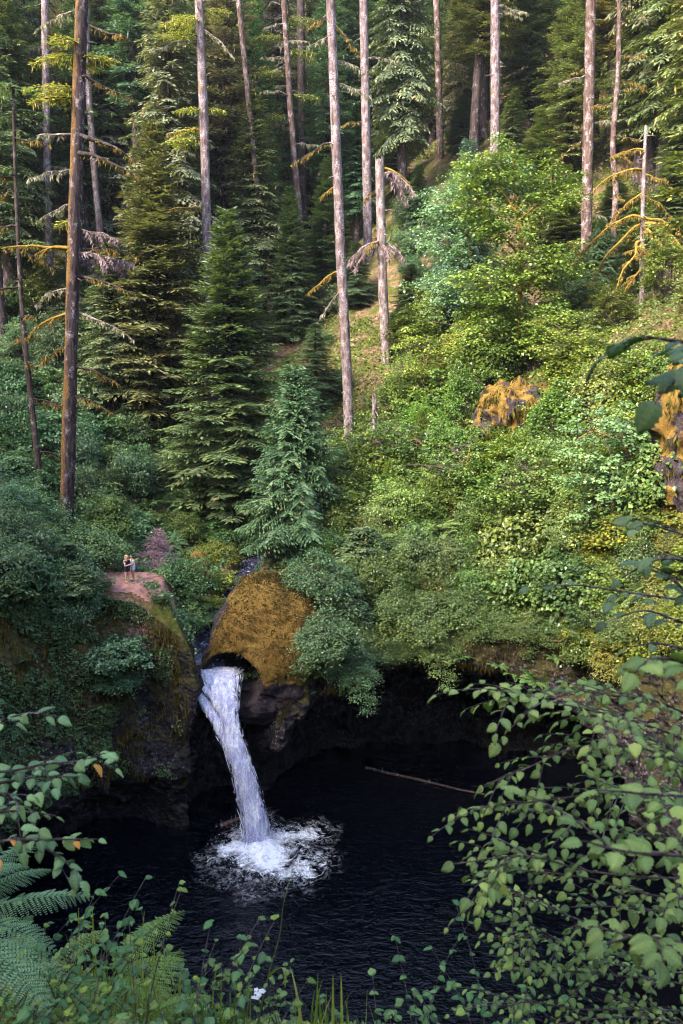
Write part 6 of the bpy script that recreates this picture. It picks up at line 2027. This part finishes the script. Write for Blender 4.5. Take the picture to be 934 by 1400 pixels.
def label_fillers():
    by = {}
    for o, desc, cat, px, py in FILL:
        k = min(range(len(LAND)), key=lambda i: (LAND[i][0] - px) ** 2 + (LAND[i][1] - py) ** 2)
        dx, dy = px - LAND[k][0], LAND[k][1] - py
        s = int(round(math.atan2(dy, dx) / (PI / 4))) % 8
        by.setdefault((desc, k, s), []).append((dx * dx + dy * dy, o))
    for (desc, k, s), lst in by.items():
        lst.sort(key=lambda e: e[0])
        for r, (_, o) in enumerate(lst):
            o['label'] = f'{desc}, {ORD[min(r, 19)]} one {SECT[s]} the {LAND[k][2]}'


label_fillers()

# ------------------------------------------------------------------ air
m_, nt = new_mat('valley_haze')
pv_ = nd(nt, 'ShaderNodeVolumePrincipled')
pv_.inputs['Color'].default_value = (.80, .88, 1.0, 1); pv_.inputs['Density'].default_value = .00011; pv_.inputs['Anisotropy'].default_value = 0.2
out_ = nd(nt, 'ShaderNodeOutputMaterial'); nt.links.new(pv_.outputs[0], out_.inputs['Volume'])
mb = MB()
x_, y0_, y1_, z0_, z1_ = 245, -205, 275, -5, 235
mb.add([(sx * x_, y0_ if sy < 0 else y1_, z0_ if sz < 0 else z1_) for sx in (-1, 1) for sy in (-1, 1) for sz in (-1, 1)],
       [(0, 1, 3, 2), (4, 6, 7, 5), (0, 4, 5, 1), (2, 3, 7, 6), (0, 2, 6, 4), (1, 5, 7, 3)], 0)
HAZE = part('haze', mb.mesh('haze', m_)); HAZE['kind'] = 'stuff'

# ------------------------------------------------------------------ light, sky, camera
SUN_EL, SUN_AZ = math.radians(40), math.radians(225)      # azimuth clockwise from +Y (north): from the left and a little behind
w = bpy.data.worlds.new('World'); scene.world = w; w.use_nodes = True
nt = w.node_tree; nt.nodes.clear()
sky = nt.nodes.new('ShaderNodeTexSky'); sky.sky_type = 'NISHITA'; sky.sun_disc = False
sky.sun_elevation = SUN_EL; sky.sun_rotation = SUN_AZ
sky.air_density = 1.0; sky.dust_density = 2.6; sky.ozone_density = 0.9
bg = nt.nodes.new('ShaderNodeBackground'); bg.inputs[1].default_value = 0.15
wo = nt.nodes.new('ShaderNodeOutputWorld')
nt.links.new(sky.outputs[0], bg.inputs[0]); nt.links.new(bg.outputs[0], wo.inputs[0])
sl = bpy.data.lights.new('sun', 'SUN'); sl.energy = 2.6; sl.angle = math.radians(16); sl.color = (1, .89, .70)
so = bpy.data.objects.new('sun', sl); COL.objects.link(so)
from mathutils import Vector
sd_ = Vector((math.sin(SUN_AZ) * math.cos(SUN_EL), math.cos(SUN_AZ) * math.cos(SUN_EL), math.sin(SUN_EL)))
so.rotation_euler = sd_.to_track_quat('Z', 'Y').to_euler()
so.location = (0, 0, 120)

cd = bpy.data.cameras.new('camera'); co_ = bpy.data.objects.new('camera', cd); COL.objects.link(co_)
co_.location = CAM; co_.rotation_euler = (PI / 2 - PITCH, 0, 0)
cd.sensor_fit = 'VERTICAL'; cd.sensor_height = 36; cd.sensor_width = 24; cd.lens = 36 * FPX / 1400
cd.clip_start = .05; cd.clip_end = 2000
cd.dof.use_dof = True; cd.dof.focus_distance = 45; cd.dof.aperture_fstop = 9.0
scene.camera = co_
vs = scene.view_settings
vs.view_transform = 'Standard'; vs.look = 'None'; vs.exposure = 2.62; vs.gamma = 1
cy = scene.cycles
cy.max_bounces = 5; cy.diffuse_bounces = 3; cy.glossy_bounces = 2; cy.transmission_bounces = 2; cy.transparent_max_bounces = 8
cy.use_denoising = True
cy.caustics_reflective = False; cy.caustics_refractive = False
cy.use_adaptive_sampling = True; cy.adaptive_threshold = 0.012
cy.pixel_filter_type = 'BLACKMAN_HARRIS'; cy.filter_width = 1.1
